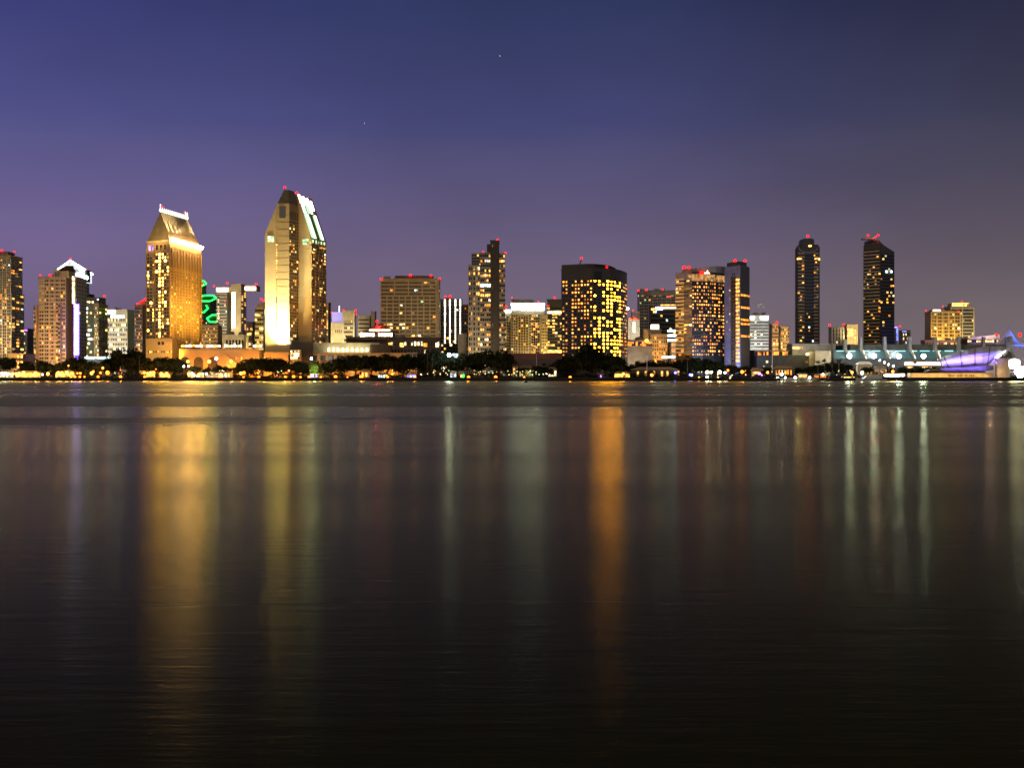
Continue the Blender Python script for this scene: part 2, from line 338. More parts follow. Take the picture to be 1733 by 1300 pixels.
# ------------------------------------------------------------------ towers, left to right
# A
t=Bld('apartment_tower','beige apartment tower with pale vertical ribs cut off by the left edge of the picture',12,1500)
a=t.pbox(-34,41,497,1500,40,'tan'); u=t.pbox(-30,38,433,1501,36,'tan',yb=497); t.pbox(-8,25,425.5,1508,20,'grey',yb=433,part='penthouse')
z0,z1=a['z']; t.grid(a['F'],z0+2,z1,14,26,.72,.6,.33,'condo',out=.05); t.pilasters(a['F'],z0,z1-.5,7,'cream',.9,.5)
t.grid(a['S'],z0+2,z1,3,26,.7,.55,.25,'condo'); z0,z1=u['z']
t.grid(u['F'],z0,z1-3,14,14,.72,.6,.09,'condo',x=(.02,.98),out=.05); t.pilasters(u['F'],z0+.1,z1-3,7,'cream',.7,.5); t.grid(u['S'],z0,z1-3,3,14,.8,.5,.2,'condo')
t.ledges(a['F'],a['z'][0]+2,a['z'][1],26,'tan',.25,.5)
t.light((X(12,1500),1450,30),(1,.72,.4),160000); t.beacon(3,424,1505,1.4); t.beacon(24,426,1505,1.2); t.done()  # unseen warm fill lamp added so the ribs show
t=Bld('office_building','small grey office block with a purple lit roof edge between two tall beige towers',49,1900)
a=t.pbox(41,59,557,1900,30,'concrete'); t.grid(a['F'],a['z'][0]+3,a['z'][1]-3,5,9,.9,.4,.25,'condo')
t.part('roof_light').panel(a['F'][0],a['F'][1],a['z'][1]-2.2,a['z'][1]-.6,.5,.4,'neon_purple'); t.done()
# C  pyramid topped
D=1700
t=Bld('pyramid_tower','tall office tower with a glowing white glass pyramid top behind the beige apartment tower',120,D)
a=t.pbox(97,151,476,D,44,'slate'); t.grid(a['F'],a['z'][0],a['z'][1]-3,10,30,.8,.5,.1,'white',x=(.02,.98))
t.grid(a['S'],a['z'][0],a['z'][1]-3,5,30,.8,.5,.12,'white')
x0,x1=X(93,D),X(147,D+20); yb=Z(460,D); ax,ay,az=X(119,D+22),D+22,Z(441,D+22)
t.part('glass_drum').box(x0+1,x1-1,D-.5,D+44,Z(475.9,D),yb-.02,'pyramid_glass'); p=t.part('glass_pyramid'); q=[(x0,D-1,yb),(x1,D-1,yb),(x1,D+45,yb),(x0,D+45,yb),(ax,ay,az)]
p.faces(q,[(0,1,4)],'pyramid_glass_dim'); p.faces(q,[(1,2,4),(2,3,4),(3,0,4)],'pyramid_glass'); p.faces(q,[(3,2,1,0)],'slate')  # face brightness put in as emission, weaker on the front
e=t.part('pyramid_edge_light')
for i in range(4): e.tube(q[i],q[4],.8,'hot_cool')
for f in (.3,.6): e.tube([q[0][k]+(q[4][k]-q[0][k])*f for k in range(3)],[q[1][k]+(q[4][k]-q[1][k])*f for k in range(3)],.35,'strip_cool')
t.pbox(144,150,458,D+10,14,'slate',yb=477,part='corner_turret'); t.part('turret_light').ball((X(147,D+5),D+2,Z(470,D)),2.6,'hot_cool')
t.beacon(119,438,D+22,2.2); t.beacon(146,457,D+12,1.1); t.done()
# B
D=1350
t=Bld('apartment_tower','cream apartment tower with dark hipped roof and violet lit fin down its right corner',100,D)
t.glass='glass_brown'
a=t.pbox(66,125,470,D,26,'pinkish'); z0,z1=a['z']
t.grid(a['F'],z0+2,z1-1,11,25,.74,.56,.16,'condo'); t.pilasters(a['F'],z0,z1,5,'cream',.7,.35); t.ledges(a['F'],z0+2,z1-1,25,'cream',.3,.5)
t.balconies(a['F'],z0+60,z1-1,14,'cream',1.5,(.0,.2))
w=t.pbox(57,71,519,D-6,24,'pinkish',part='left_wing'); t.grid(w['F'],w['z'][0]+2,w['z'][1],3,16,.8,.55,.2,'condo'); t.balconies(w['F'],w['z'][0]+5,w['z'][1],15,'cream',1.2)
f=t.pbox(98,113,514,D-5,20,'pinkish',part='front_bay') ; t.grid(f['F'],f['z'][0]+2,f['z'][1],4,16,.92,.55,.06,'condo')
s=t.pbox(124.5,140,470,D-3,34,'cream',part='corner_wing'); t.grid(s['F'],s['z'][0]+2,s['z'][1]-2,3,25,.5,.5,.03,'condo'); t.grid(s['S'],s['z'][0]+2,s['z'][1]-2,4,25,.55,.5,.08,'condo')
t.pbox(95,127,458,D+3,20,'cream',yb=470,part='penthouse',cope=False)
x0,x1=X(94,D),X(126,D+20); zz=Z(458,D); r=t.part('hip_roof'); xm=(X(105,D),X(116,D)); zt=Z(448,D)
r.faces([(x0,D+1,zz),(x1,D+1,zz),(x1,D+26,zz),(x0,D+26,zz),(xm[0],D+13,zt),(xm[1],D+13,zt)],[(0,1,5,4),(1,2,5),(2,3,4,5),(3,0,4),(3,2,1,0)],'red_brown')
ar=t.part('arched_dormer'); pts=[(X(90,D),Z(470,D)),(X(98,D),Z(470,D))]+[(X(94,D)+2.1*math.cos(k*math.pi/8),Z(460,D)+2.6*math.sin(k*math.pi/8)) for k in range(9)]
ar.profile(pts,D+1,D+6,'pinkish'); ar.box(X(92.4,D),X(95.6,D),D+.8,D+1.2,Z(468,D),Z(460,D),'glass')
t.part('pilaster_glow').box(X(124.5,D),X(128,D),D-4.2,D-3.02,Z(514,D),Z(468,D),'w_white')  # glowing cover stands for the light on the corner pilaster
t.part('violet_fin').box(X(128,D),X(135.5,D),D-5,D-3.02,Z(601,D),Z(515,D),'violet_glow'); t.part('violet_fin').box(X(129,D),X(134.5,D),D-4.6,D-3.04,Z(611,D),Z(601.1,D),'blue_glow')  # violet and blue light on the fin is put in as emission
t.beacon(68,466,D+5,1.5); t.beacon(85,466,D+5,1.5); t.beacon(110,449,D+13,.9)
t.light((X(75,D),D-45,18),(1,.56,.22),110000); t.light((X(115,D),D-45,18),(1,.56,.22),130000); t.done()
t=Bld('podium_building','low orange lit podium with a bright square clock-like tower beside the beige apartment towers',35,1290)
a=t.pbox(14,60,600,1290,30,'beige'); t.grid(a['F'],GZ+4,a['z'][1]-2,9,4,.8,.45,.35,'hot'); p=t.part('light_tower'); p.box(X(28.5,1250),X(39,1250),1250,1256,GZ,Z(600,1250),'gold_stone')
for px in (30,35.6):
    for py in (602,612,619): t.win.append((X(px+1,1250),1249.9,Z(py+1.5,1250),1.5,2.0,0,'hot_warm'))
t.light((X(45,1290),1270,9),(1,.5,.12),60000); t.done()
# D
D=1500
t=Bld('office_tower','stepped office tower with dark glass left half and brightly lit white floors',160,D)
a=t.pbox(137,182.5,515,D,34,'tan'); u=t.pbox(141,179,503,D+2,26,'slate',yb=515,part='upper_floor'); v=t.pbox(140,160,497,D+4,20,'slate',yb=503,part='penthouse')
def fd(c,r):
    if r<4: return 'glass'
    return None
z0,z1=a['z']; t.part('glass_curtain').box(a['x'][0]+1.2,a['x'][0]+13,D-.8,D-.02,z0+6,z1-1,'glass_teal')
t.grid(((a['x'][0]+1.2,D-.8),(a['x'][0]+13,D-.8)),z0+6,z1-2,6,15,.98,.5,.42,'white',skipdark=True); t.grid(((a['x'][0]+13.5,D),(a['x'][1],D)),z0+4,z1-2,5,16,.62,.5,.38,'white')
t.grid(a['S'],z0+4,z1-2,3,16,.55,.5,.1,'white'); t.grid(u['F'],*rel(u,.1,.9),9,2,.9,.6,.35,'white')
t.part('canopy').box(X(143,1300),X(181,1300),1300,1312,Z(607,1300),Z(604,1300),'w_cool'); t.part('canopy').box(X(146,1300),X(178,1300),1303,1310,GZ,Z(607.2,1300),'concrete')
t.beacon(177,501,D+8,1.3); t.light((X(170,D),D-40,25),(1,.85,.5),70000); t.done()  # unseen fill lamp added to brighten the tan wall
# E
D=1600
t=Bld('office_building','square white office building with rows of small windows and a bright white top floor',205,D)
a=t.pbox(182.5,227.5,525,D,30,'white_panel'); z0,z1=a['z']; t.grid(a['F'],z0+2,z1-8,12,12,.6,.5,.28,'white')
t.grid(((a['x'][0],D),(a['x'][1]-3,D)),z1-9,z1-4.5,6,1,.85,.75,.8,'w_cool'); t.part('sign').box(a['x'][0]+.5,a['x'][0]+7.5,D-.5,D-.02,z1-3.4,z1-.2,'hot_cool')
t.light((X(200,D),D-40,30),(1,.88,.6),75000); t.done()
# F
t=Bld('apartment_tower','narrow brown tower with a slanting line of red roof lights left of the gold hotel',240,1450)
a=t.pbox(228,252,517,1450,26,'tan'); t.pbox(236,252,510,1455,16,'tan',yb=517,part='penthouse',cope=False); t.grid(a['F'],a['z'][0]+2,a['z'][1]-1,6,19,.66,.52,.2,'gold')
for px,py in ((232,515),(237,513),(240,510.5),(244,508),(247,505.5)): t.beacon(px,py,1452,1.2)
t.light((X(235,1450),1425,12),(1,.6,.2),45000); t.done()
# G gold hotel
t=Bld('hotel_tower','gold lit hotel tower with a steep trapezoid roof edged in brilliant white lights',290,1200); t.glass='glass_brown'
A=Vector((X(248.5,1216),1216)); B_=Vector((X(287,1200),1200)); Cc=Vector((X(340.5,1285),1285)); Dd=A+(Cc-B_)
zt=Z(409,1200); t.part('wall').prism([A,B_,Cc,Dd],GZ,zt,'gold_stone'); z0=Z(585,1200)
def cen(pts): return sum((Vector(p) for p in pts),Vector((0,0)))/len(pts)
cc=cen([A,B_,Cc,Dd]); grow=lambda P,f: cc+(P-cc)*f
def pt(P,Q,f): return P+(Q-P)*f
t.part('cornice').prism([grow(P,1.03) for P in (A,B_,Cc,Dd)],zt+.01,zt+1.6,'cream')
t.pilasters((A,B_),z0,zt-4,3,'gold_stone',1.3,.5); t.pilasters((B_,Cc),z0,zt-4,11,'gold_stone',1.6,.6)
def fg(c,r):
    if c in(4,) : return 'gold_blaze' if random.random()<.6 else None
    if c==5: return 'gold_blaze' if random.random()<.5 else (pick('hot') if random.random()<.5 else None)
    if random.random()<.1: return 'gold_blaze'
    return None
t.grid((A,B_),z0,zt-8,8,27,.6,.5,.30,'gold',fn=fg); t.grid((B_,Cc),z0,zt-22,22,24,.5,.52,.24,'gold')
t.grid((B_,Cc),zt-21,zt-3,22,1,.45,.85,0,'gold')
for f,m in ((.08,'w_purple'),(.22,'w_purple'),(.4,'glass'),(.58,'glass'),(.75,'glass')):
    c=pt(A,B_,f+.05); t.win.append((c.x,c.y-.2,zt-4,1.8,4,math.atan2((B_-A).y,(B_-A).x),m))
# roof: hipped, ridge along the long side
ev=[grow(P,1.0) for P in (A,B_,Cc,Dd)]; ze=zt+1.62
mid0=pt(A,B_,.5); mid1=pt(Dd,Cc,.5); r0=pt(mid0,mid1,.13); r1=pt(mid0,mid1,.86); zr0=Z(358,r0.y)
# place the ridge so that it reads at the photographed columns
r0=Vector((X(271.5,r0.y),r0.y)); r1=Vector((X(317,r1.y),r1.y)); 
rv=[(*P,ze) for P in ev]+[(*r0,zr0),(*r1,zr0)]
rf=t.part('roof'); rf.faces(rv,[(0,1,4),(2,3,5),(3,0,4,5),(3,2,1,0)],'roof_copper'); rf.faces(rv,[(1,2,5,4)],'roof_seam_lit_slope')  # right slope gets a lighter colour to read as uplit
# standing seams on both visible slopes
for i in range(1,15):
    f=i/15; a0=Vector(rv[1]).lerp(Vector(rv[2]),f); a1=Vector(rv[4]).lerp(Vector(rv[5]),f); rf.tube(a0,a1,.28,'roof_seam_lit_slope',4)
el_=t.part('eave_light')
for i in range(30):
    f=(i+.5)/30; c=Vector(rv[1]).lerp(Vector(rv[2]),f); el_.ball((c.x+1.2,c.y-1.2,c.z+.4),1.1+.4*(i%2),'eave_glow',6,4)
rl=t.part('ridge_light')
for i in range(15):
    c=Vector(rv[4]).lerp(Vector(rv[5]),i/14); rl.ball((c.x,c.y-.3,c.z+1.2),.85,'hot_white',6,4); rl.tube((c.x,c.y,c.z-.2),(c.x,c.y,c.z+3.4+(2.5 if i in(0,13,14) else 0)),.22,'hot_white')
t.beacon(273,348,r0.y,1.0); t.beacon(313,359,r1.y,.9); t.beacon(276,351,r0.y+4,.8)
nrm=(Vector(rv[2])-Vector(rv[1])).cross(Vector(rv[4])-Vector(rv[1])).normalized()
if nrm.z<0: nrm=-nrm
for i in range(8):
    f=.06+.9*i/7; c=Vector(rv[1]).lerp(Vector(rv[2]),f)+nrm*2.4; tp=Vector(rv[4]).lerp(Vector(rv[5]),f)+nrm*.4
    t.light(c,(1,.78,.45),650000,'SPOT',.3,tp,20,.6)
# warm floods washing the shaft
for f,e in ((.15,1),(.5,1),(.85,1)):
    c=pt(B_,Cc,f); t.light((c.x+20,c.y-16,22),(1,.46,.05),170000*e,'SPOT',1,(c.x,c.y,95),100,1)
    t.light((c.x+15,c.y-12,60),(1,.5,.07),18000,'POINT',1)
c=pt(A,B_,.5); t.light((c.x+2,c.y-26,20),(1,.52,.08),480000,'SPOT',1,(c.x,c.y,80),100,1); t.light((c.x-4,c.y-25,110),(1,.6,.2),50000,'POINT',1)
t.done()
# hotel podium
t=Bld('podium_building','low cream hotel podium building with dark windows at the foot of the gold tower',280,1175)
a=t.pbox(247,300,575,1175,18,'gold_stone'); t.pbox(262,296,570.5,1178,10,'gold_stone',yb=575,part='upper_floor',cope=False)
t.grid(a['F'],Z(585,1175),Z(577,1175),7,1,.7,.7,0,fn=lambda c,r: 'glass' if c in(3,4) else ('w_dim' if c==5 else False)); t.grid(a['F'],Z(599,1175),Z(592,1175),16,1,.5,.5,.6,'gold')
t.light((X(275,1175),1150,12),(1,.55,.14),30000,'POINT',1); t.light((X(305,1175),1160,18),(1,.4,.05),22000,'POINT',1); t.done()
D=1165
t=Bld('terrace_building','long orange lit terrace building with arches and a row of bright lamps along its roof',370,D)
a=t.pbox(303,447,593,D,24,'gold_stone',cope=False); 
t.part('parapet').panel(a['F'][0],a['F'][1],a['z'][1]+.01,a['z'][1]+1.3,.6,.2,'tan')
for i,px in enumerate([308+i*6.2 for i in range(11)]+[382,387,392,397,402,406,430,435,440]):
    q=t.part('roof_lamp') if False else MB(); bright=px in(308+6.2*2,) or i in (2,3,5,11)
    q.tube((X(px,D),D+2,a['z'][1]+1),(X(px,D),D+2,a['z'][1]+2.6),.12,'pole_dark'); q.box(X(px,D)-.9,X(px,D)+.9,D+1.4,D+2.6,a['z'][1]+2.6,a['z'][1]+(4.4 if bright else 3.9),'hot_white' if i%3 else 'hot_warm'); q.build('roof_lamp',t.root,t.base)
for i,px in enumerate((313,336,360)):
    pts=[(X(px-8,D),GZ),(X(px+8,D),GZ)]+[(X(px,D)+3.6*math.cos(k*math.pi/10),Z(612,D)+3.6*math.sin(k*math.pi/10)) for k in range(11)]
    q=MB(); q.profile(pts,D-.25,D-.02,'slate'); q.build('arch',t.root,t.base)
t.grid(a['F'],Z(610,D),Z(603,D),30,1,.4,.6,.4,'hot',x=(.6,.98),skipdark=True)
q=t.part('stair_block'); q.prism([(X(384,D),D-3),(X(410,D),D-3),(X(410,D),D-.01),(X(384,D),D-.01)],GZ,[Z(600,D),Z(622,D),Z(622,D),Z(600,D)],'gold_stone')
for px in (325,352,382,400,420,438): t.light((X(px,D),D-7,10),(1,.3,.02),5500,'POINT',.5)
t.light((X(335,D),D-14,6),(1,.36,.03),9000,'POINT',.5); t.done()
# H neon hex tower
D=1700
t=Bld('hexagonal_tower','dark glass cluster of hexagonal shafts with slanted tops outlined in green neon',355,D)
for k,(xa,xb,y0,y1,dd) in enumerate(((326,349,476,486,30),(334,366,500,511,16),(330,352,516,530,2),(350,378.5,533,546,-12))):
    d0=D+dd; c=X((xa+xb)/2,d0); r=(X(xb,d0)-X(xa,d0))/2; n=6
    pts=[(c+r*math.cos(math.pi*i/3),d0+r*math.sin(math.pi*i/3)) for i in range(n)]
    zs=[Z(y1,d0)+(Z(y0,d0)-Z(y1,d0))*(p[1]-(d0-r*.87))/(r*1.74) for p in pts]
    q=t.part('shaft') if k==0 else MB(); q.prism(pts,GZ,zs,'dark'); 
    if k: q.build('shaft',t.root,t.base)
    q=MB()
    for i in range(n): q.tube((*pts[i],zs[i]+.5),(*pts[(i+1)%n],zs[(i+1)%n]+.5),.55,'neon_green')
    q.build('neon_ring',t.root,t.base)
    for i in (3,4,5):
        t.grid((pts[i],pts[(i+1)%n]),GZ+4,zs[i]-8,4,28,.9,.45,.08,'white')
t.beacon(343,481,D,1.2); t.beacon(343,573-30,D-20,.6); t.done()
D=1480
t=Bld('apartment_building','beige mid-rise building with dotted yellow windows under the green neon rings',358,D)
a=t.pbox(334,376,552,D,22,'tan'); t.grid(a['F'],GZ+4,a['z'][1]-1,14,13,.72,.5,.24,'gold'); t.ledges(a['F'],GZ+4,a['z'][1],13,'beige',.3,.5)
t.light((X(355,D),D-30,14),(1,.6,.2),60000); t.done()
# I  T shaped
D=1550
t=Bld('office_tower','pale T-shaped tower with a glowing crown band and a vertical line of white windows',395,D)
a=t.pbox(366,392,494,D+4,26,'concrete'); c=t.pbox(391,417,481.5,D,32,'beige',part='core')
t.part('left_cap').box(X(365,D),X(390.8,D),D+2,D+30,Z(493.8,D),Z(485.5,D),'beige'); t.part('left_cap').box(X(366,D),X(385.5,D),D+1.4,D+1.98,Z(493,D),Z(487.5,D),'strip_white')
t.part('right_cap').box(X(414,D),X(433,D),D+1,D+26,Z(491.6,D),Z(482.6,D),'beige'); t.part('right_cap').box(X(414.5,D),X(432.5,D),D+.4,D+.98,Z(491,D),Z(485.6,D),'strip_white')
t.grid(a['F'],a['z'][0]+6,a['z'][1]-2,8,24,.8,.4,.05,'white')
t.grid(((X(392.2,D),D),(X(398.4,D),D)),Z(556,D),Z(494,D),1,15,.92,.72,1,'hot_white'); t.grid(((X(366.6,D),D+4),(X(370,D),D+4)),Z(540,D),Z(497,D),1,11,.8,.5,.85,'w_white')
t.grid(c['S'],Z(575,D),Z(492,D),2,24,.5,.6,.35,'gold')
t.beacon(362,484,D+4,1.6); t.beacon(384.5,479.5,D+4,1.7); t.beacon(433.5,481,D+4,1.5); t.beacon(381,509.5,D+1,.8)
t.light((X(400,D),D-45,25),(1,.85,.5),260000,'SPOT',1,(X(400,D),D,80),90,1); t.done()
t=Bld('office_building','low block with pale columns at the foot of the T-shaped tower',398,1420)
a=t.pbox(376,421,568,1420,24,'cream'); t.grid(a['F'],GZ+10,a['z'][1]-2,7,1,.62,.85,.3,'w_dim'); t.grid(a['F'],Z(588,1420),Z(580,1420),16,2,.5,.5,.4,'white'); t.light((X(398,1420),1395,14),(1,.8,.4),40000); t.done()
t=Bld('office_building','small dark building with orange lit floors right of the T-shaped tower',425,1500)
a=t.pbox(418,433,546,1500,20,'slate'); t.grid(a['F'],GZ+6,a['z'][1]-4,5,9,.9,.5,.45,'warm'); t.done()
t=Bld('office_tower','slim yellow lit tower with a red roof light just left of the tallest hotel',440,1450)
a=t.pbox(431.5,452,520,1450,22,'beige'); t.pbox(436,452,512.5,1455,14,'beige',yb=520,part='penthouse',cope=False); t.grid(a['F'],GZ+6,a['z'][1]-1,4,14,.9,.5,.42,'gold'); t.beacon(442,506,1456,1.8); t.beacon(446,509,1452,1.2)
t.light((X(438,1450),1425,20),(1,.75,.25),60000); t.done()
# L tallest hotel
t=Bld('hotel_tower','tallest hotel tower with blank floodlit white wall and bright greenish strips on its sloping roof',490,1180); t.glass='glass_brown'
D=1180; xl,xr=X(448.2,D),X(489.5,D); e=Vector((.27,1)).normalized()*17
xm=X(469,D)
# front slab: left shoulder slopes up to the crown
fr=t.part('wall')
pts=[(xl,GZ),(xm,GZ),(xm,Z(344,D)),(xl,Z(395.5,D))]
def sheared(mb,pts,y0,ev,m):
    n=len(pts); vs=[(a,y0,c) for a,c in pts]+[(a+ev.x,y0+ev.y,c) for a,c in pts]
    mb.faces(vs,[tuple(range(n)),tuple(range(2*n-1,n-1,-1))]+[(i,n+i,n+(i+1)%n,(i+1)%n) for i in range(n)],m)
sheared(fr,pts,D+.8,e,'gold_stone')
sheared(t.part('front_bay'),[(xm+.02,GZ),(xr,GZ),(xr,Z(344,D)),(xm+.02,Z(344,D))],D,e*1.05,'gold_stone')
# crown block tapering
cv=[(X(469.5,D),D+.4,Z(343.8,D)),(xr-.2,D+.4,Z(343.8,D)),(xr-.2+e.x,D+e.y,Z(343.8,D)),(X(469.5,D)+e.x,D+e.y,Z(343.8,D)),
    (X(479,D),D+5,Z(320,D)),(X(487,D),D+5,Z(320,D)),(X(487,D)+e.x*.6,D+5+e.y*.6,Z(320,D)),(X(479,D)+e.x*.6,D+5+e.y*.6,Z(320,D))]
t.part('crown').faces(cv,[(0,1,5,4),(1,2,6,5),(2,3,7,6),(3,0,4,7),(4,5,6,7),(3,2,1,0)],'roof_copper')
for k in range(24): z=GZ+10+k*5.6; fr.box(xm+.1,xr-.05,D-.06,D-.015,z,z+.12,'tan') if z<Z(346,D) else None
F=((xm+.02,D),(xr,D))
t.part('crown_window').box(X(472.5,D),X(483.5,D),D-.15,D-.01,Z(369,D),Z(349,D),'glass')
t.win.append((X(458,D),D+.7,Z(404,D),X(463,D)-X(453,D),4.6,0,'w_green')); 
for k in range(34): t.win.append((X(468.6,D)-.3,D+.7,Z(414+k*4.55,D),.9,1.3,0,'w_yellow' if k%5 else 'w_warm'))
S=((xr,D),(xr+e.x*1.05,D+e.y*1.05)); 
t.grid(S,GZ+22,Z(372,D),5,40,.62,.55,.24,'gold'); t.grid(S,Z(371,D),Z(356,D),5,1,.5,.9,0)
# rear slab
D2=D+e.y*1.05+.05; x2l=xr+e.x*.4; x2r=X(527,D2); e2=Vector((.27,1)).normalized()*30
pk=Z(329,D2)
sheared(t.part('rear_wall'),[(x2l,GZ),(x2r,GZ),(x2r,Z(402,D2)),(X(503,D2),pk),(x2l,pk)],D2,e2,'gold_stone')
S2=((x2r,D2),(x2r+e2.x,D2+e2.y)); t.grid(S2,GZ+20,Z(413,D2),9,34,.6,.55,.28,'gold'); t.pilasters(S2,GZ+20,Z(404,D2),4,'gold_stone',.9,.4)
t.grid(S2,Z(411,D2),Z(404.5,D2),5,1,.6,.95,.9,'w_green'); t.win.append((X(517,D2),D2,Z(409,D2),X(521.5,D2)-X(512,D2),4.6,0,'w_green'))
# lit roof strips lying up the slope
top=Vector((X(503,D2),D2,pk)); low=Vector((x2r,D2,Z(402,D2))); ev3=Vector((e2.x,e2.y,0)); nn=(low-top).cross(ev3).normalized(); nn = nn if nn.z>0 else -nn
def strip(f0,f1,g0,g1,m,name='roof_light_strip'):
    q=MB(); P=lambda f,g: top.lerp(low,g)+ev3*f
    a=[P(f0,g0),P(f1,g0),P(f1,g1),P(f0,g1)]; vs=[v+nn*.05 for v in a]+[v+nn*.5 for v in a]
    q.faces(vs,[(0,1,5,4),(1,2,6,5),(2,3,7,6),(3,0,4,7),(4,5,6,7),(3,2,1,0)],m); q.build(name,t.root,t.base)
for f0,f1,g0,g1,m in ((.02,.14,.45,1,'green_strip'),(.17,.28,.43,1,'strip_cool'),(.28,.34,.5,1,'green_strip'),(.62,.70,.45,1,'green_strip'),(.72,.84,.42,1,'strip_cool'),
                      (.03,.16,0,.2,'strip_white'),(.05,.2,.23,.42,'strip_cool'),(.27,.42,.02,.2,'strip_white'),(.33,.5,.22,.4,'green_strip'),(.52,.64,.04,.24,'strip_white'),(.56,.66,.26,.4,'strip_cool'),(.74,.86,.08,.3,'strip_white')):
    strip(f0,f1,g0,g1,m)
t.beacon(482,317,D+8,1.2); t.beacon(502.5,326,D2+3,1.7); t.beacon(520.5,336,D2+24,1.6)
# floodlights
t.light((X(479,D),D-9,22.6),(1,.82,.32),380000,'SPOT',.6,(X(479,D),D,42),72,1); [t.light((X(q_,D),D-5.5,22.6),(.95,1,.68),430000,'SPOT',.5,(X(q_-6,D),D-1,52),70,1) for q_ in (472,477,482,486)]
t.light((X(458,D),D-8,22.6),(1,.82,.34),60000,'SPOT',.6,(X(459,D),D,40),80,1)
t.light((X(462,D),D-60,20),(1,.58,.12),120000,'SPOT',1,(X(462,D),D,105),52,1)
t.light((X(530,D),D-30,25),(1,.48,.06),60000,'SPOT',1,(X(522,D),D+22,85),90,1)
t.light((X(560,D),D+16,25),(1,.5,.08),70000,'SPOT',1,(X(532,D),D+30,80),90,1)
t.done()
t=Bld('podium_building','orange lit hotel base wall with a glazed lobby under the tallest tower',490,1168)
t.pbox(446,491,596,1168,9,'gold_stone',cope=False); g=t.pbox(491.5,510,592,1166,10,'gold_stone',part='lobby',cope=False); t.grid(g['F'],Z(608,1166),Z(593,1166),5,4,.8,.85,.9,'w_white')
t.pbox(490,530,578,1177.5,2,'slate',part='low_roof',cope=False)
t.light((X(455,D),1157,9),(1,.36,.03),12000); t.light((X(480,D),1157,9),(1,.36,.03),12000); t.done()
# M..P distant
t=Bld('office_tower','narrow dark tower with one bright column of windows right of the tallest hotel',554,1500)
a=t.pbox(545,560,513,1500,20,'tan'); t.grid(((X(550,1500),1500),(X(555,1500),1500)),Z(568,1500),Z(525,1500),2,12,.6,.6,.9,'w_yellow'); t.done()
t=Bld('office_building','pale building with violet lit upper wall, four narrow slots and a white roof mast',572,1750); D=1750
a=t.pbox(560,586,547,D,24,'cream'); t.part('upper_wall').box(X(561,D),X(580.4,D),D+2,D+24,Z(547,D)+1,Z(528,D),'wall_violet_glow')  # upper wall glows by itself in place of violet light falling on it
t.grid(a['F'],Z(563,D),Z(558,D),7,1,.4,.95,0,fn=lambda c,r: 'glass' if 2<=c<=5 else False); t.part('mast').tube((X(572.5,D),D+10,Z(528,D)),(X(572.5,D),D+10,Z(517,D)),.5,'strip_cool')
t.beacon(561,529,D,1.2); t.beacon(580.8,525.5,D,1.4); t.light((X(572,D),D-30,40),(1,.8,.4),60000); t.done()
t=Bld('office_building','wide cream building with long ribbon windows and red corner lights',595,1720); D=1720
a=t.pbox(580.8,602.5,527,D,24,'cream'); t.grid(a['F'],GZ+40,a['z'][1]-12,5,5,.95,.4,.12,'white'); t.grid(a['F'],a['z'][1]-14,a['z'][1]-9,7,1,.4,.5,.35,'w_yellow'); t.pilasters(a['F'],GZ,a['z'][1],1,'white_panel',2,.4)
t.beacon(602,525.5,D,1.3); t.beacon(602.5,532,D,1.3); t.light((X(590,D),D-30,40),(1,.8,.4),60000); t.done()
t=Bld('office_building','cream building with dark ribbon windows and a blank end tower behind the lantern pavilion',620,1700); D=1700
a=t.pbox(606,629,535,D,24,'cream'); t.grid(a['F'],GZ+40,a['z'][1]-2,1,6,.96,.35,0); t.pbox(628,637,528,D-2,20,'cream',part='end_tower'); t.done()
# Q lantern pavilion
D=1250
t=Bld('restaurant_pavilion','low pavilion with tall glowing white windows and a red lit pyramid roof',638,D,'restaurant')
a=t.pbox(586,680,570,D+8,30,'brown',cope=False); l=t.pbox(609,668,561.5,D+10,22,'cream',yb=571,part='lantern',cope=False)
t.grid(((l['x'][0],D+10),(l['x'][1],D+10)),Z(569.8,D),Z(562.3,D),11,1,.82,.9,1,'hot_white',fn=lambda c,r: False if c==5 else None)
def hip(mb,x0,x1,y0,y1,z0,z1,k,m): 
    xm=(x0+x1)/2; ym=(y0+y1)/2; h=(x1-x0)/2*k
    mb.faces([(x0,y0,z0),(x1,y0,z0),(x1,y1,z0),(x0,y1,z0),(xm-h,ym,z1),(xm+h,ym,z1)],[(0,1,5,4),(1,2,5),(2,3,4,5),(3,0,4),(3,2,1,0)],m)
hip(t.part('roof'),X(605,D),X(672,D),D+7,D+36,Z(561.8,D),Z(556.5,D),.5,'brown'); t.part('clerestory').box(X(622,D),X(657,D),D+15,D+27,Z(559,D),Z(556.8,D),'hot_white')
hip(t.part('roof_top'),X(619,D),X(660,D),D+13,D+29,Z(556.8,D),Z(546,D),.04,'red_brown'); hip(t.part('lower_roof'),X(584,D),X(700,D),D+2,D+40,Z(574,D),Z(570.5,D),.8,'brown')
t.beacon(637.5,544,D+20,1.3); t.beacon(637,553,D+14,.6); t.light((X(637,D),D+15,Z(549,D)),(1,.05,.04),6000); t.done()
t=Bld('restaurant_building','dark brown low building with scattered white windows in front of the wide beige tower',705,1240); D=1240
a=t.pbox(655,747,573,D,24,'brown'); t.grid(a['F'],GZ+6,a['z'][1]-1,16,4,.6,.5,.22,'w_white'); t.grid(a['F'],GZ+6,a['z'][1]-1,9,3,.6,.4,.22,'warm',skipdark=True,out=.2); t.done()
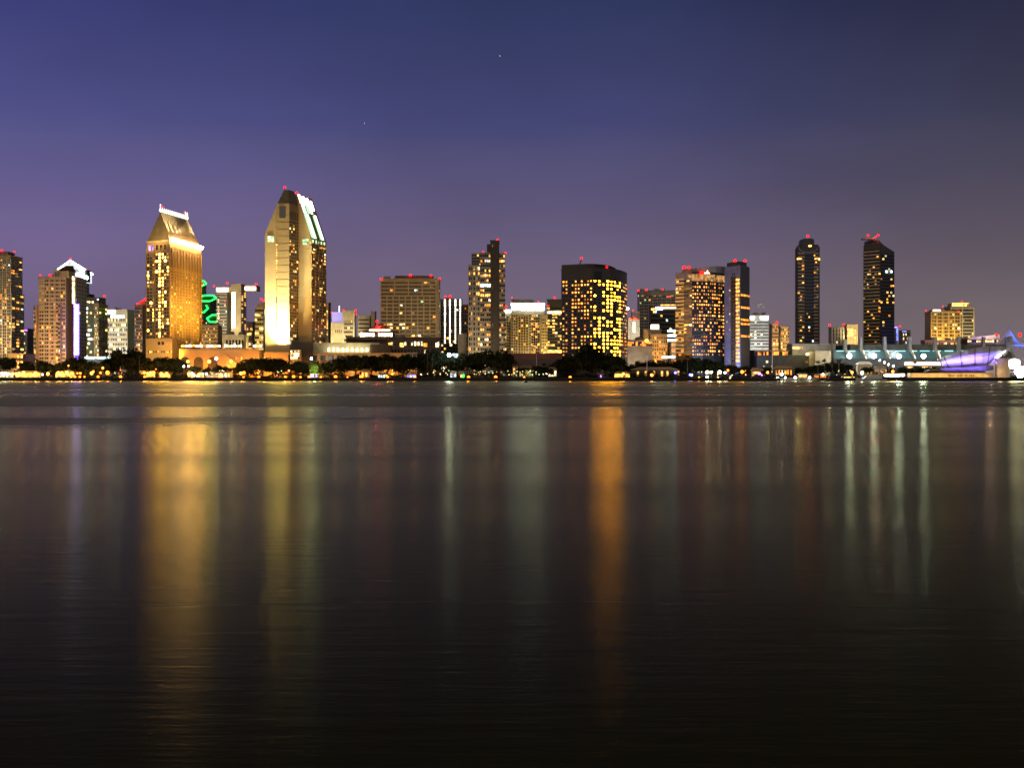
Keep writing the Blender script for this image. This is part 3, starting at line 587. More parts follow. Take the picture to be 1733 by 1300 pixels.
# R convention hall
D=1185
t=Bld('hall_building','long pale low hall with a row of bright uplights along its terrace',590,D)
a=t.pbox(528,646,582,D+6,24,'cream'); t.pbox(626,663,583.5,D+3,20,'brown',part='end_block',cope=False); 
for i,px in enumerate((556,564.5,572,580,587.5,596,604,612.5,621)):
    q=MB(); q.tube((X(px,D),D+1,Z(594,D)),(X(px,D),D+1,Z(589,D)),1.0,'hot_white',6,.45); q.build('uplight',t.root,t.base)
    t.light((X(px,D),D+2.5,Z(592,D)),(.9,.95,.45),260)
t.part('terrace').box(X(510,D),X(698,D),D-4,D+5.9,GZ,Z(597.5,D),'gold_stone')
t.grid(((X(512,D),D-4),(X(640,D),D-4)),Z(612,D),Z(601,D),9,1,.6,.8,0); t.pilasters(((X(512,D),D-4),(X(640,D),D-4)),GZ,Z(599,D),9,'cream',1.6,.6)
for i in range(5): q=MB(); q.tube((X(694+i*3,D),D-9,GZ),(X(694+i*3,D),D-9,Z(599,D)),.5,'cream',8); q.build('column',t.root,t.base)
t.part('portico_roof').box(X(692,D),X(708,D),D-10,D-4.1,Z(598.9,D),Z(597,D),'cream')
for px in (520,545,570,600,630,660,690): t.light((X(px,D),D-11,9),(1,.42,.08),3000)
t.done()
# S wide beige
D=1400
t=Bld('hotel_tower','wide beige slab tower with dark ribbon windows in regular bays and four red roof lights',695,D); t.glass='glass_brown'
a=t.pbox(644.5,745,473,D,24,'tan'); t.pbox(669.5,733.8,466.5,D+5,12,'brown',yb=473,part='penthouse',cope=False)
z0,z1=a['z']; sf=((a['x'][0],D),(X(738,D),D)); t.grid(sf,z0+20,z1-1.5,18,20,.97,.5,[.24]*9+[.14]*4+[.07]*7,'mix'); t.ledges(sf,z0+20,z1-1,20,'tan',.5,.8)
t.pilasters(sf,z0,z1-15,9,'beige',.9,.7); t.pilasters(sf,z1-14.9,z1,4,'beige',1.0,.75); t.grid(a['S'],z0+20,z1-1.5,3,20,.5,.5,.1,'warm')
t.beacon(645,472.5,D-.2,1.4); t.beacon(694.5,466,D+3,1.7); t.beacon(729.5,466.5,D+3,1.5); t.beacon(744,471.5,D,1.4)
t.light((X(700,D),D-60,40),(1,.75,.38),30000); t.done()
# T striped
D=1500
t=Bld('office_tower','dark glass tower with four vertical lines of white lights and twin red beacons',764,D)
a=t.pbox(745.5,782.5,508,D,24,'slate'); z0,z1=a['z']; t.grid(a['F'],z0+6,z1-1,7,20,.8,.5,.12,'mix'); t.grid(a['F'],z0+18,z0+26,7,1,.95,.5,1,'w_cool'); t.grid(a['F'],z0+8,z0+12,9,1,.7,.7,1,'w_white')
for px in (753,761.4,770.7,778.9):
    q=MB(); q.box(X(px-.8,D),X(px+.8,D),D-.7,D-.3,Z(519,D),Z(507,D),'strip_white'); 
    for k in range(15): q.box(X(px-.65,D),X(px+.65,D),D-.7,D-.3,Z(523.6+k*4.1,D),Z(521.6+k*4.1,D),'strip_white')
    q.build('light_line',t.root,t.base)
t.beacon(753.5,502,D+3,1.9); t.beacon(762,502,D+3,1.9); t.done()
t=Bld('apartment_building','narrow brown building squeezed left of the stepped apartment tower',788,1480); D=1480
a=t.pbox(782.5,797,517,D,20,'brown'); t.grid(a['F'],GZ+8,a['z'][1]-1,4,17,.7,.5,.16,'warm'); t.pbox(775,790,566,1400,16,'concrete',part='annex'); t.done()
# V stepped
D=1350
t=Bld('apartment_tower','stepped apartment tower with a tall dark central spine and brightly lit upper floors',823,D)
a=t.pbox(793,813,450,D,22,'concrete'); b1=t.pbox(798,816,428.5,D+3,18,'grey',yb=451,part='upper_setback'); m_=t.pbox(812.8,831,429,D-1,24,'grey',part='middle_bay'); c_=t.pbox(830,845,408,D-1.6,26,'slate',part='spine'); r_=t.pbox(844.9,855,429.5,D-.5,22,'concrete',part='right_bay')
t.pbox(824,831,413,D+1,18,'slate',yb=429,part='plant_room',cope=False)
def fv(c,r):
    if r==18: return random.choice(['hot_orange','w_warm','w_white','w_dim'])
    if r==17: return None
    if r==16: return 'hot_cool' if c!=2 else 'w_cool'
    if r==14: return 'hot_warm' if random.random()<.8 else 'w_white'
    return None
z0,z1=m_['z']; rows=23; rz=lambda k:(z0+10)+(z1-z0-10)*k/rows
t.grid(m_['F'],z0+10,z1,5,rows,.8,.55,.42,'condo',fn=fv); t.balconies(m_['F'],z0+10,z1,rows,'concrete',1.0)
t.grid(a['F'],a['z'][0]+10,a['z'][1],5,20,.66,.6,.24,'condo',fn=lambda c,r: 'hot_warm' if (r==16 and c>2) else None); t.pilasters(a['F'],a['z'][0],a['z'][1],3,'concrete',.7,.4)
t.grid(r_['F'],r_['z'][0]+10,r_['z'][1],3,rows,.8,.5,.36,'condo'); t.balconies(r_['F'],r_['z'][0]+10,r_['z'][1],rows,'concrete',1.0)
t.grid(c_['F'],GZ+12,c_['z'][1]-2,3,26,.4,.5,.06,'condo',x=(.1,.4),fn=lambda c,r: None if c==1 else False); t.grid(b1['F'],*rel(b1,.05,.95),4,4,.8,.6,.2,'warm')
t.beacon(842,406,D+4,1.3); t.beacon(817.5,426,D+2,1.2); t.beacon(855,428,D+3,1.3)
t.light((X(800,D),D-40,20),(1,.7,.35),60000); t.done()
# W
D=1400
t=Bld('hotel_building','cream hotel with brilliant white cornice line above a row of round white lights',892,D)
a=t.pbox(865,921.5,515.5,D,24,'cream'); l=t.pbox(854,866,525,D+3,20,'cream',part='left_wing'); t.pbox(866,904,506.5,D+6,14,'brown',yb=515.5,part='penthouse',cope=False)
z0,z1=a['z']; t.grid(a['F'],z0+20,z1-9,15,15,.55,.62,.15,'gold'); t.pilasters(a['F'],z0,z1-9,8,'gold_stone',.8,.45); t.part('bay').box(X(877,D),X(894,D),D-1.4,D-.5,z0,z1-10,'gold_stone')
t.grid(((X(877,D),D-1.4),(X(894,D),D-1.4)),z0+20,z1-11,4,15,.5,.6,.12,'gold'); t.grid(((X(899,D),D-.5),(X(913,D),D-.5)),z0+20,z1-12,4,15,.9,.5,.25,'w_warm')
t.part('cornice_light').box(a['x'][0],a['x'][1],D-1.5,D-.32,z1-1,z1+1.2,'hot_cool')
for i in range(11):
    px=868+i*5.1; q=MB(); q.ball((X(px,D),D-.4,Z(522.4,D)),1.1+.35*(i>2),'hot_cool',8,5); q.build('round_light',t.root,t.base)
for i in range(3): q=MB(); q.ball((X(856+i*3.6,D),D+2.4,Z(526.5,D)),1.1,'hot_cool',8,5); q.build('round_light',t.root,t.base)
t.grid(l['F'],l['z'][0]+20,l['z'][1]-5,4,14,.6,.6,.15,'gold'); t.beacon(856,519,D+4,1.5); t.beacon(867,514,D+2,1.3); t.beacon(910.5,511,D+4,1.2); t.beacon(866.5,504,D+8,.7)
t.light((X(890,D),D-40,25),(1,.7,.3),25000); t.done()
t=Bld('apartment_building','dark building with bright warm floors tucked left of the curved black hotel',937,1370); D=1370
a=t.pbox(925,952,508,D,24,'slate'); t.grid(a['F'],GZ+20,a['z'][1]-6,6,16,.85,.5,.4,'gold'); t.grid(a['F'],a['z'][1]-13,a['z'][1]-9,5,1,.9,.6,1,'w_white'); t.grid(a['F'],GZ+22,GZ+26,6,1,.9,.6,1,'hot_warm',out=.2)
w=t.pbox(915,927,535,D-4,20,'gold_stone',part='left_wing'); t.grid(w['F'],GZ+18,w['z'][1]-2,4,13,.6,.5,.25,'gold'); t.beacon(939,504,D+4,1.9); t.beacon(928,517,D,.7); t.light((X(922,D),D-30,25),(1,.75,.25),40000); t.done()
t=Bld('warehouse','long low windowless brown building with a darker base behind the flagpole',905,1190); D=1190
a=t.pbox(857,951,598,D,30,'red_brown',yb=608,part='upper_wall',cope=False); t.pbox(858,950,608.1,D-.4,30,'slate',cope=False); t.light((X(905,D),D-30,12),(1,.5,.4),7000); t.done()
# Y curved hotel
fp=[(950,1216),(1003,1200),(1018,1201),(1032,1207),(1043,1217),(1051,1230),(1057,1246),(1061,1264)]
poly=[Vector((X(a,b),b)) for a,b in fp]; back=[Vector((poly[-1].x-8,1290)),Vector((poly[0].x+6,1262))]
t=Bld('hotel_tower','black curved hotel tower crowded with glowing orange windows, small crane on its roof',1003,1200)
zt=Z(456,1206); t.part('wall').prism(poly+back,GZ,zt,'dark'); zb=Z(604,1200)
cc=cen(poly+back); t.part('roof_rim').prism([cc+(p-cc)*1.01 for p in poly+back],zt+.01,zt+1.0,'dark'); t.part('penthouse').prism([cc+(p-cc)*.82+Vector((-6,0)) for p in poly+back],zt+1.02,zt+4.6,'slate')
def lit_left(c,r):
    if c<3: return None if random.random()<.25 else 'glass'
t.grid((poly[0],poly[1]),zb,zt-8,10,21,.5,.45,.66,'hot',x=(.02,1),fn=lambda c,r:('glass' if c==2 or (c<2 and random.random()<.15) else None))
for i in range(1,7):
    t.grid((poly[i],poly[i+1]),zb,zt-8,2 if i<6 else 3,21,.44,.42,(.5,.6,.65,.62,.55,.5)[i-1],'blaze' if i<5 else 'hot')
t.part('crown_glass').panel(pt(poly[1],poly[2],.2)+Vector((0,-.1)),poly[2]+Vector((0,-.1)),zt-9,zt-2,.3,.1,'glass')
t.ledges((poly[0],poly[1]),zb,zt-8,21,'dark',.15,.3)
t.beacon(977,449,1222,2.0); t.beacon(1005,450,1216,2.1); t.beacon(1026.5,452,1220,1.8)
q=t.part('crane_arm'); q.tube((X(979,1222),1222,zt+4),(X(984,1222),1222,Z(439,1222)),.35,'metal'); q.tube((X(982,1222),1222,zt+4),(X(984,1222),1222,Z(439,1222)),.25,'metal'); t.beacon(984,437,1222,1.2)
t.done()
# between
t=Bld('office_tower','grey brown distant tower with faint vertical ribs and three red roof lights',1110,1700); D=1700
a=t.pbox(1078.5,1143,492.5,D,30,'grey'); z0,z1=a['z']; t.grid(a['F'],z0+10,z1-5,16,24,.7,.45,.06,'mix'); t.pilasters(a['F'],z0,z1-2,8,'concrete',.9,.5); t.grid(a['F'],z1-7,z1-4,6,1,.6,.5,.5,'w_dim',out=.3)
t.grid(a['S'],z0+10,z1-3,3,24,.6,.5,.05,'mix'); t.beacon(1080.5,492,D,1.8); t.beacon(1094,491,D,1.6); t.beacon(1121.5,490,D,1.7); t.part('red_sign').box(X(1128,D),X(1135,D),D-1,D-.55,Z(503,D),Z(501,D),'w_red'); t.done()
t=Bld('office_building','dark green glass block with a bright white and yellow curved light band at its top',1122,1500); D=1500
a=t.pbox(1098,1146,519,D,26,'slate'); t.grid(a['F'],GZ+8,a['z'][1]-3,14,14,.95,.5,.07,'mix')
q=t.part('light_band'); q.box(X(1110,D),X(1121,D),D-1.2,D-.35,Z(524,D),Z(520,D),'hot_cool'); q.box(X(1118,D),X(1145,D),D-1,D-.33,Z(517.2,D),Z(515.6,D),'hot_warm'); q.box(X(1121.5,D),X(1145,D),D-1.1,D-.36,Z(522,D),Z(520.3,D),'hot_white'); q.box(X(1102,D),X(1108,D),D-1,D-.32,Z(525,D),Z(522,D),'hot_warm')
for py in (560,568,576): t.win.append((X(1137,D),D-.2,Z(py,D),8,1.6,0,'hot_cool'))
t.done()
t=Bld('office_building','small white block with red light line along its top and one column of windows',1071,1600); D=1600
a=t.pbox(1060,1082.5,539,D,22,'white_panel'); t.part('red_line').box(a['x'][0],a['x'][1],D-.8,D-.35,Z(541,D),Z(538.4,D),'w_red'); t.grid(((X(1071,D),D),(X(1075,D),D)),Z(563,D),Z(545,D),1,5,.9,.6,1,'hot_white'); t.pbox(1068,1082,527,D+8,14,'pinkish',yb=539,part='penthouse'); t.beacon(1071.5,525.5,D+8,1.5); t.beacon(1073,537,D,.9)
t.part('corner_lamp').ball((X(1062,D),D-2,Z(522.5,D)),1.5,'hot_cool'); t.light((X(1071,D),D-35,40),(1,.85,.6),50000); t.done()
t=Bld('hotel_building','orange lit stepped hotel with a glowing white lantern box on top',1108,1330); D=1330
a=t.pbox(1096,1130,567,D,22,'beige'); u=t.pbox(1086,1119,559,D+5,18,'beige',part='rear_block'); t.part('lantern').box(X(1104,D),X(1116.5,D),D+8,D+14,Z(558.9,D),Z(549,D),'hot_white')
t.grid(a['F'],GZ+10,a['z'][1]-1,8,8,.42,.5,.4,'hot'); t.light((X(1112,D),D-22,14),(1,.40,.06),30000); t.light((X(1095,D),D-22,20),(1,.6,.25),20000); t.done()
t=Bld('hall_building','low grey hall with an orange lit band of windows along its top',1082,1270); D=1270
a=t.pbox(1059,1104,577,D,20,'concrete'); t.grid(a['F'],Z(585.5,D),Z(578.5,D),12,2,.85,.8,.75,'w_orange'); t.part('wall_lamp').ball((X(1094,D),D-1.6,Z(577,D)),1.5,'bulb_warm'); t.light((X(1070,D),D-20,9),(1,.75,.5),22000); t.done()
t=Bld('shop_building','small bright orange building with glowing windows against the left wall of the twin-faced hotel',1139,1290); D=1290
a=t.pbox(1133,1146,579,D,16,'beige'); t.grid(a['F'],GZ+12,a['z'][1],3,4,.6,.6,.9,'w_orange'); t.part('canopy').box(X(1119,D),X(1139,D),D-14,D-8,Z(606,D),Z(604,D),'hot_cool'); t.part('canopy').tube((X(1121,D),D-10,GZ),(X(1121,D),D-10,Z(606,D)),.3,'metal'); t.part('canopy').tube((X(1137,D),D-10,GZ),(X(1137,D),D-10,Z(606,D)),.3,'metal'); t.done()
# FF + GG twin hotel
t=Bld('hotel_tower','broad hotel tower with pale banded left face and dark curved face of amber windows',1185,1210)
fp=[(1144,1222),(1171,1205),(1190,1208),(1208,1216),(1226,1230)]; poly=[Vector((X(a,b),b)) for a,b in fp]; back=[Vector((poly[-1].x+4,1262)),Vector((poly[0].x+12,1262))]
zt=Z(460,1210); t.part('wall').prism(poly+back,GZ,zt,'dark'); zb=Z(603,1205)
cc=cen(poly+back); t.part('penthouse').prism([cc+(p-cc)*.9+Vector((3,0)) for p in poly+back],zt+.02,[zt+3]*2+[zt+4,zt+5,zt+5.5,zt+5.5,zt+3],'concrete')
def fb(c,r):
    if c<2: return pick('warm') if random.random()<.42 else None
    return pick('hot') if random.random()<.35 else None
t.grid((poly[0],poly[1]),zb,zt-6,6,21,.9,.5,.17,'warm'); t.ledges((poly[0],poly[1]),zb,zt-6,21,'white_panel',.6,1.7,off=2.4,x=(0,.52)); t.ledges((poly[0],poly[1]),zb,zt-6,21,'blue_grey',.5,1.5,off=2.4,x=(.58,1)); t.part('wall').panel(poly[0],poly[1],zt-6,zt,.5,.3,'blue_grey')
for i in (1,2,3): t.grid((poly[i],poly[i+1]),zb,zt-8,5,21,.5,.44,.62,'hot')
t.part('crown_glass').panel(pt(poly[0],poly[1],.75),poly[1],zt-7,zt-2.5,.5,.45,'w_dim'); 
for i in (1,2,3): t.part('crown_glass').panel(poly[i],poly[i+1],zt-7.5,zt-2,.4,.2,'w_dim')
t.grid((poly[1],poly[4]),zt-7,zt-3,9,1,.5,.6,.8,'w_white',out=1.4) if False else None
sg=t.part('sign'); d=1206; sg.box(X(1184.5,d),X(1189,d),d-2,d-1.2,Z(464.5,d),Z(459.5,d),'beacon_red'); sg.box(X(1188,d),X(1200,d),d-2.4,d-2.05,Z(464,d),Z(462,d),'beacon_red')
for px,h in ((1191.5,2),(1193,1.5),(1194.6,3),(1196.2,5.5),(1197.8,2.5),(1199.4,1.5)): sg.box(X(px,d),X(px+.9,d),d-2.8,d-2.45,Z(463.4,d),Z(463.4-h,d),'hot_white')
t.beacon(1158,452.5,1216,2.0); t.beacon(1166,452.5,1216,1.9)
t.light((X(1157,1200),1180,12),(1,.8,.7),8000); t.light((X(1195,1200),1185,8),(1,.6,.15),5000); t.done()
t=Bld('hotel_tower','slim blue grey hotel slab with one full-height column of amber windows on its corner',1247,1190)
P0,P1,P2=Vector((X(1226.2,1212),1212)),Vector((X(1253,1187),1187)),Vector((X(1268,1207),1207)); Q=[P0,P1,P2,Vector((P2.x-2,1236)),Vector((P0.x+6,1240))]
zt=Z(450,1195); t.part('wall').prism(Q,GZ,zt,'blue_grey'); t.part('dark_face').panel(P1,P2,GZ,zt-.5,.4,.3,'dark'); t.part('penthouse').prism([cen(Q)+(p-cen(Q))*.8 for p in Q],zt+.02,zt+3.6,'slate')
t.part('dark_face').panel(pt(P0,P1,.40),pt(P0,P1,.72),GZ,zt-8,.3,.1,'slate')
zb=Z(614,1190); t.grid((P0,P1),zb,Z(470,1190),1,22,.85,.6,1,'w_warm',x=(.72,.95),out=.25); t.grid((P0,P1),zb,zt-5,2,23,.30,.4,.2,'warm',x=(.08,.42),skipdark=True); t.grid((P0,P1),zb,zt-5,2,23,.4,.5,0,x=(.44,.7),out=.2)
def fh(c,r): return 'w_orange' if r in (6,9,10,13,16) else False
t.grid((P1,P2),zb,Z(455,1195),3,23,.9,.45,1,fn=fh,out=.42)
t.beacon(1244,441.5,1205,2.1); t.beacon(1261,441.5,1205,2.3); t.light((X(1236,1190),1165,10),(.5,.6,1),100000); t.done()  # unseen cool lamp added to bring the face to blue grey
# HH
t=Bld('office_building','white banded round-cornered office building with lit roof signs and a flag on top',1285,1500); D=1500
a=t.pbox(1262,1301,535,D,28,'white_panel'); t.grid(a['F'],Z(590,D),Z(543,D),9,9,.95,.35,.07,'w_white'); 
for y in (1271.2,1290.5): pass
t.part('roof_sign').box(X(1270,D),X(1276,D),D-.9,D-.35,Z(540,D),Z(536,D),'hot_cool'); t.part('roof_sign').box(X(1287.5,D),X(1300,D),D-.9,D-.35,Z(540,D),Z(536,D),'hot_cool'); t.pbox(1274,1294,531,D+8,14,'white_panel',yb=535,part='penthouse',cope=False)
t.light((X(1285,D),D-35,30),(.9,.95,1),50000); t.done()
def flagpole(px,py0,py1,D,label,flag=True,grp=None):
    r=empty('flagpole',(X(px,D),D,Z(py0,D)),label,'flagpole',grp); h=Z(py1,D)-Z(py0,D)
    q=MB(); q.tube((0,0,0),(0,0,h),.3,'hull_white',6,.15); q.ball((0,0,h),.35,'metal',6,4); q.build('pole',r)
    if flag:
        q=MB(); n=8; vs=[]
        for i in range(n+1):
            for j in (0,1): vs.append((.3+i*.85,math.sin(i*1.1)*.5,h-.4-j*3.8-i*.22))
        q.faces(vs,[(2*i,2*i+1,2*i+3,2*i+2) for i in range(n)],'flag'); o=q.build('flag',r); sm=o.modifiers.new('thick','SOLIDIFY'); sm.thickness=.06
flagpole(1281,531,512,1506,'white pole with a pale waving flag on the roof of the white banded building')
flagpole(908,622,598,1150,'tall bare white pole in front of the long brown warehouse',False)
flagpole(1307,634,590,1140,'thin bare pole rising from the marina in front of the dark hall',False)
flagpole(1095,634,600,1140,'thin bare pole left of the twin-faced hotel, rising from the waterfront',False)
t=Bld('apartment_building','pair of warm lit apartment blocks behind the white banded building',1318,1620); D=1620
a=t.pbox(1300,1318,549,D,24,'pinkish'); b2=t.pbox(1316,1335.5,553.5,D-4,20,'beige',part='right_block'); t.grid(a['F'],GZ+20,a['z'][1]-1,5,10,.7,.5,.42,'mix'); t.grid(b2['F'],GZ+20,b2['z'][1]-1,5,9,.6,.5,.35,'gold'); t.beacon(1315,546,D+4,1.6)
t.light((X(1318,D),D-30,30),(1,.6,.2),70000); t.done()
# JJ
D=1350
t=Bld('condominium_tower','slender dark condominium tower with a rounded crown and one big red beacon',1367,D)
t.part('wall').prism([(X(1346,D+22),D+4),(X(1350,D),D),(X(1385,D),D),(X(1388.8,D),D+4),(X(1387,D),D+26),(X(1347,D+22),D+26)],GZ,Z(417,D),'olive_dark')
t.part('shoulder').prism([(X(1348,D+22),D+3.5),(X(1351,D),D+1.5),(X(1384,D),D+1.5),(X(1387,D),D+4.5),(X(1386,D),D+24),(X(1348,D+22),D+24)],Z(417,D)+.02,Z(413.5,D),'dark')
q=t.part('crown'); pts=[(X(1357,D),Z(425,D)),(X(1377.5,D),Z(425,D)),(X(1377.5,D),Z(406,D)),(X(1375,D),Z(403.8,D)),(X(1359.5,D),Z(403.8,D)),(X(1357,D),Z(406,D))]; q.profile(pts,D-1.2,D+14,'dark')
q=t.part('central_bay'); q.box(X(1361,D),X(1377,D),D-1.3,D-.02,GZ,Z(425.2,D),'dark')
t.part('crown_rail').profile([(X(1367.3,D)+8*math.cos(math.pi+i*math.pi/12),Z(419,D)+4.2*math.sin(math.pi+i*math.pi/12)) for i in range(13)]+[(X(1367.3,D)+8.5*math.cos(-i*math.pi/12),Z(419,D)+4.9*math.sin(-i*math.pi/12)) for i in range(13)],D-1.8,D-1.4,'concrete')
zb,zt=Z(580,D),Z(424,D)
L_=((X(1350,D),D),(X(1361,D),D)); R_=((X(1377,D),D),(X(1385,D),D)); CF=((X(1361,D),D-1.3),(X(1377,D),D-1.3))
for fc in (L_,R_): t.grid(fc,zb,zt,3,27,.9,.5,.10,'condo'); t.balconies(fc,zb,zt,27,'tan',1.0)
t.grid(CF,zb,zt,5,27,.8,.5,.07,'condo'); t.part('crown_lamp').box(X(1368,D),X(1373,D),D-1.6,D-1.21,Z(417.5,D),Z(415,D),'hot_warm')
for px in (1353,1383): t.win.append((X(px,D),D-.2,Z(438.5,D),4.6,2,0,'hot_warm'))
t.beacon(1367,399.5,D+6,3.0); t.light((X(1367,D),D+2,Z(400,D)),(1,.05,.04),4000); t.done()
# KK
t=Bld('apartment_building','pale distant block with bright white windows right of the slender dark tower',1415,1700); D=1700
a=t.pbox(1402,1428,555,D,20,'concrete'); t.grid(a['F'],GZ+20,a['z'][1]-1,6,8,.6,.55,.25,'white'); t.pilasters(a['F'],GZ,a['z'][1],4,'white_panel',1.3,.5); t.beacon(1404,550,D+2,1.9); t.done()
t=Bld('office_building','distant cream block with a bright yellow top corner and a dark side wall',1440,1720); D=1720
a=t.pbox(1427,1452,550.5,D,20,'cream'); t.grid(a['F'],a['z'][1]-13,a['z'][1]-4,4,3,.9,.85,1,'hot_warm',x=(.05,.55)); t.grid(a['F'],GZ+18,a['z'][1]-4,1,9,.8,.6,1,'w_yellow',x=(.68,.8)); t.beacon(1428,549.5,D,2.0); t.light((X(1438,D),D-30,40),(1,.75,.3),60000); t.done()
# LL
D=1350
t=Bld('condominium_tower','dark condominium tower whose top slopes down to the right with a thin curved rail',1487,D)
xl,xc,xr=X(1461,D+20),X(1489.4,D),X(1513.5,D+5)
ql=(X(1461.3,D+15),D+15); pl=[ql,(xc,D-1),(xr,D+5),(xr,D+26),(xl+5,D+34)]
t.part('wall').prism(pl,GZ,[Z(413,D),Z(411,D),Z(425.5,D),Z(425.5,D),Z(413,D)],'olive_dark')
q=t.part('crown'); q.profile([(xl+2.5,Z(411.8,D)),(xl+2.5,Z(405,D)),(X(1492.5,D),Z(403,D)),(xr-1,Z(424,D)),(xr-1,Z(425.3,D)),(xc,Z(411.8,D))],D+14,D+27,'dark')
t.part('crown_rail').tube((X(1483,D),D+3.4,Z(404.5,D)),(X(1492,D),D+3,Z(414,D)),.25,'concrete'); t.part('crown_rail').tube((X(1492,D),D+3,Z(414,D)),(X(1502,D),D+3,Z(422,D)),.25,'concrete'); t.part('crown_rail').tube((X(1502,D),D+3,Z(422,D)),(xr,D+4.8,Z(425,D)),.25,'concrete')
t.part('roof_slab').box(X(1465,D),X(1484,D),D+6,D+18,Z(403.4,D),Z(400.8,D),'beige')
fl=(ql,(xc,D-1)); fr_=((xc,D-1),(xr,D+5)); zb,zt=Z(582,D),Z(420,D)
t.grid(fl,zb,zt,9,28,.93,.5,.07,'condo'); t.balconies(fl,zb,zt,28,'tan',1.0); t.part('glass_face').panel(fr_[0],fr_[1],GZ,Z(428,D),.4,.1,'dark'); t.grid(fr_,zb,Z(430,D),7,27,.85,.5,.1,'condo',out=.2)
for px in (1498,1501,1509): t.win.append((X(px,D),D+1.2,Z(459.5,D),1.4,1.5,0,'hot_cool'))
t.beacon(1469,398.5,D+8,1.3); t.beacon(1486,398,D+8,2.3); t.beacon(1482,401,D+6,.8); t.light((X(1486,D),D+2,Z(399,D)),(1,.05,.04),3000); t.done()
# small right ones
t=Bld('office_tower','narrow tower lit deep blue with a pointed top beside the sloping condominium tower',1516,1750); D=1750
a=t.pbox(1512.5,1520,556,D,12,'blue_grey'); t.grid(a['F'],Z(577,D),a['z'][1],2,6,.9,.8,1,'w_blue'); hip(t.part('roof'),a['x'][0],a['x'][1],D,D+12,a['z'][1]+1,Z(552.5,D),.05,'violet_glow'); t.beacon(1523,552.5,D,1.4); t.done()  # roof glows by emission to give the tower its blue lighting
t=Bld('office_building','faint grey building with a small blue light line on its top corner',1531,1850); D=1850
a=t.pbox(1521,1541,560,D,20,'grey'); t.grid(a['F'],GZ+20,a['z'][1]-2,6,7,.6,.5,.25,'mix'); t.part('blue_sign').box(X(1527,D),X(1534,D),D-.8,D-.35,Z(562,D),Z(560.3,D),'w_blue'); t.done()
t=Bld('apartment_tower','amber lit apartment block with bright balcony bands standing above the glass hall',1592,1650); D=1650
t.glass='glass_brown'
a=t.pbox(1565,1625,528,D,26,'beige'); z0,z1=a['z']; t.grid(a['F'],z0+25,z1-1,11,12,.82,.6,.17,'mix'); t.pilasters(a['F'],z0,z1,5,'cream',1.2,.6); t.balconies(a['F'],z0+25,z1,12,'gold_stone',1.1,(0,.13)); t.ledges(a['F'],z0+25,z1,12,'gold_stone',.5,.6)
t.pbox(1572,1600,524,D+4,14,'pinkish',yb=528,part='penthouse',cope=False); t.part('roof_lights').box(X(1581,D),X(1593,D),D+3,D+3.9,Z(526.5,D),Z(524,D),'hot_white'); t.beacon(1567,526,D,1.6); t.beacon(1622,527,D,1.3)
t.light((X(1578,D),D-30,30),(1,.6,.1),90000); t.light((X(1610,D),D-30,30),(1,.6,.1),60000); t.done()
t=Bld('apartment_tower','pale grey apartment tower with a blazing gold crown behind the amber block',1628,1750); D=1750
a=t.pbox(1597,1648,519.5,D,30,'concrete'); z0,z1=a['z']; t.grid(a['F'],z0+25,z1-2,12,14,.9,.5,.06,'gold'); t.ledges(a['F'],z0+25,z1-2,14,'beige',.5,.7); t.pilasters(a['F'],z0,z1,2,'cream',1.2,.6)
t.part('crown').box(X(1612,D),X(1641,D),D+2,D+20,z1+1,Z(513,D),'gold_stone'); t.part('crown_light').box(X(1612,D),X(1636,D),D+.6,D+1.9,z1+1,Z(515,D),'hot_warm'); t.part('crown_light').box(X(1612,D),X(1641,D),D+.8,D+1.9,Z(513.6,D),Z(512.8,D),'hot_warm'); t.beacon(1628,510.5,D+6,1.2); t.beacon(1596,518.5,D,.9)
t.light((X(1625,D),D-40,40),(1,.8,.35),90000); t.done()
t=Bld('low_building','low pink lit building strip below the amber apartment block',1600,1500); D=1500
a=t.pbox(1558,1640,577,D,16,'pinkish'); t.grid(a['F'],a['z'][1]-5,a['z'][1]-1,26,1,.5,.7,.4,'gold'); t.light((X(1600,D),D-20,20),(1,.5,.3),20000); t.done()
# convention centre
D=1215
t=Bld('hall_building','dark flat-roofed hall with an orange lit clerestory and beige end block beside the marina',1335,D)
a=t.pbox(1268,1382,603,D,40,'slate'); c_=t.pbox(1268,1336,592.5,D+6,26,'brown',part='clerestory',yb=603,cope=False); t.grid(c_['F'],Z(601.5,D),Z(595,D),20,1,.85,.9,.75,'w_orange'); u=t.pbox(1332,1414,583.5,D+9,24,'concrete',part='upper_block'); t.grid(u['F'],Z(590.5,D),Z(586.5,D),12,1,.8,.9,0,fn=lambda c,r:'hot_warm' if c in(0,1,2) else False)
t.part('white_sign').box(X(1364,D),X(1373,D),D-.8,D-.32,Z(601.5,D),Z(597.5,D),'w_white'); t.part('end_block').box(X(1379.5,1190),X(1406.5,1190),1190,1214.9,GZ,Z(594,1190),'beige')
t.grid(a['F'],Z(616,D),Z(609,D),9,1,.35,.6,.5,'warm',skipdark=True); t.grid(a['F'],Z(622,D),Z(618,D),22,1,.3,.5,.35,'w_white',skipdark=True)
t.light((X(1350,D),D-6,Z(588,D)),(1,.9,.4),6000); t.light((X(1392,1190),1165,15),(1,.8,.5),12000); t.done()
D=1200
t=Bld('convention_hall','long low glass hall with glowing teal windows and a row of raking concrete pylons',1530,D)
t.pbox(1412,1712,583,D+3,60,'olive_dark',yb=592,part='roof'); t.pbox(1410,1712,592,D+6,50,'slate',part='wall',cope=False)
g=((X(1414,D),D+5.6),(X(1640,D),D+5.6)); t.grid(g,Z(607,D),Z(592.5,D),40,1,.97,.97,1,'teal_lit',out=.2)
t.grid(g,Z(594.8,D),Z(593,D),11,1,.8,.8,1,'teal_bright',out=.5,fn=lambda c,r:None)
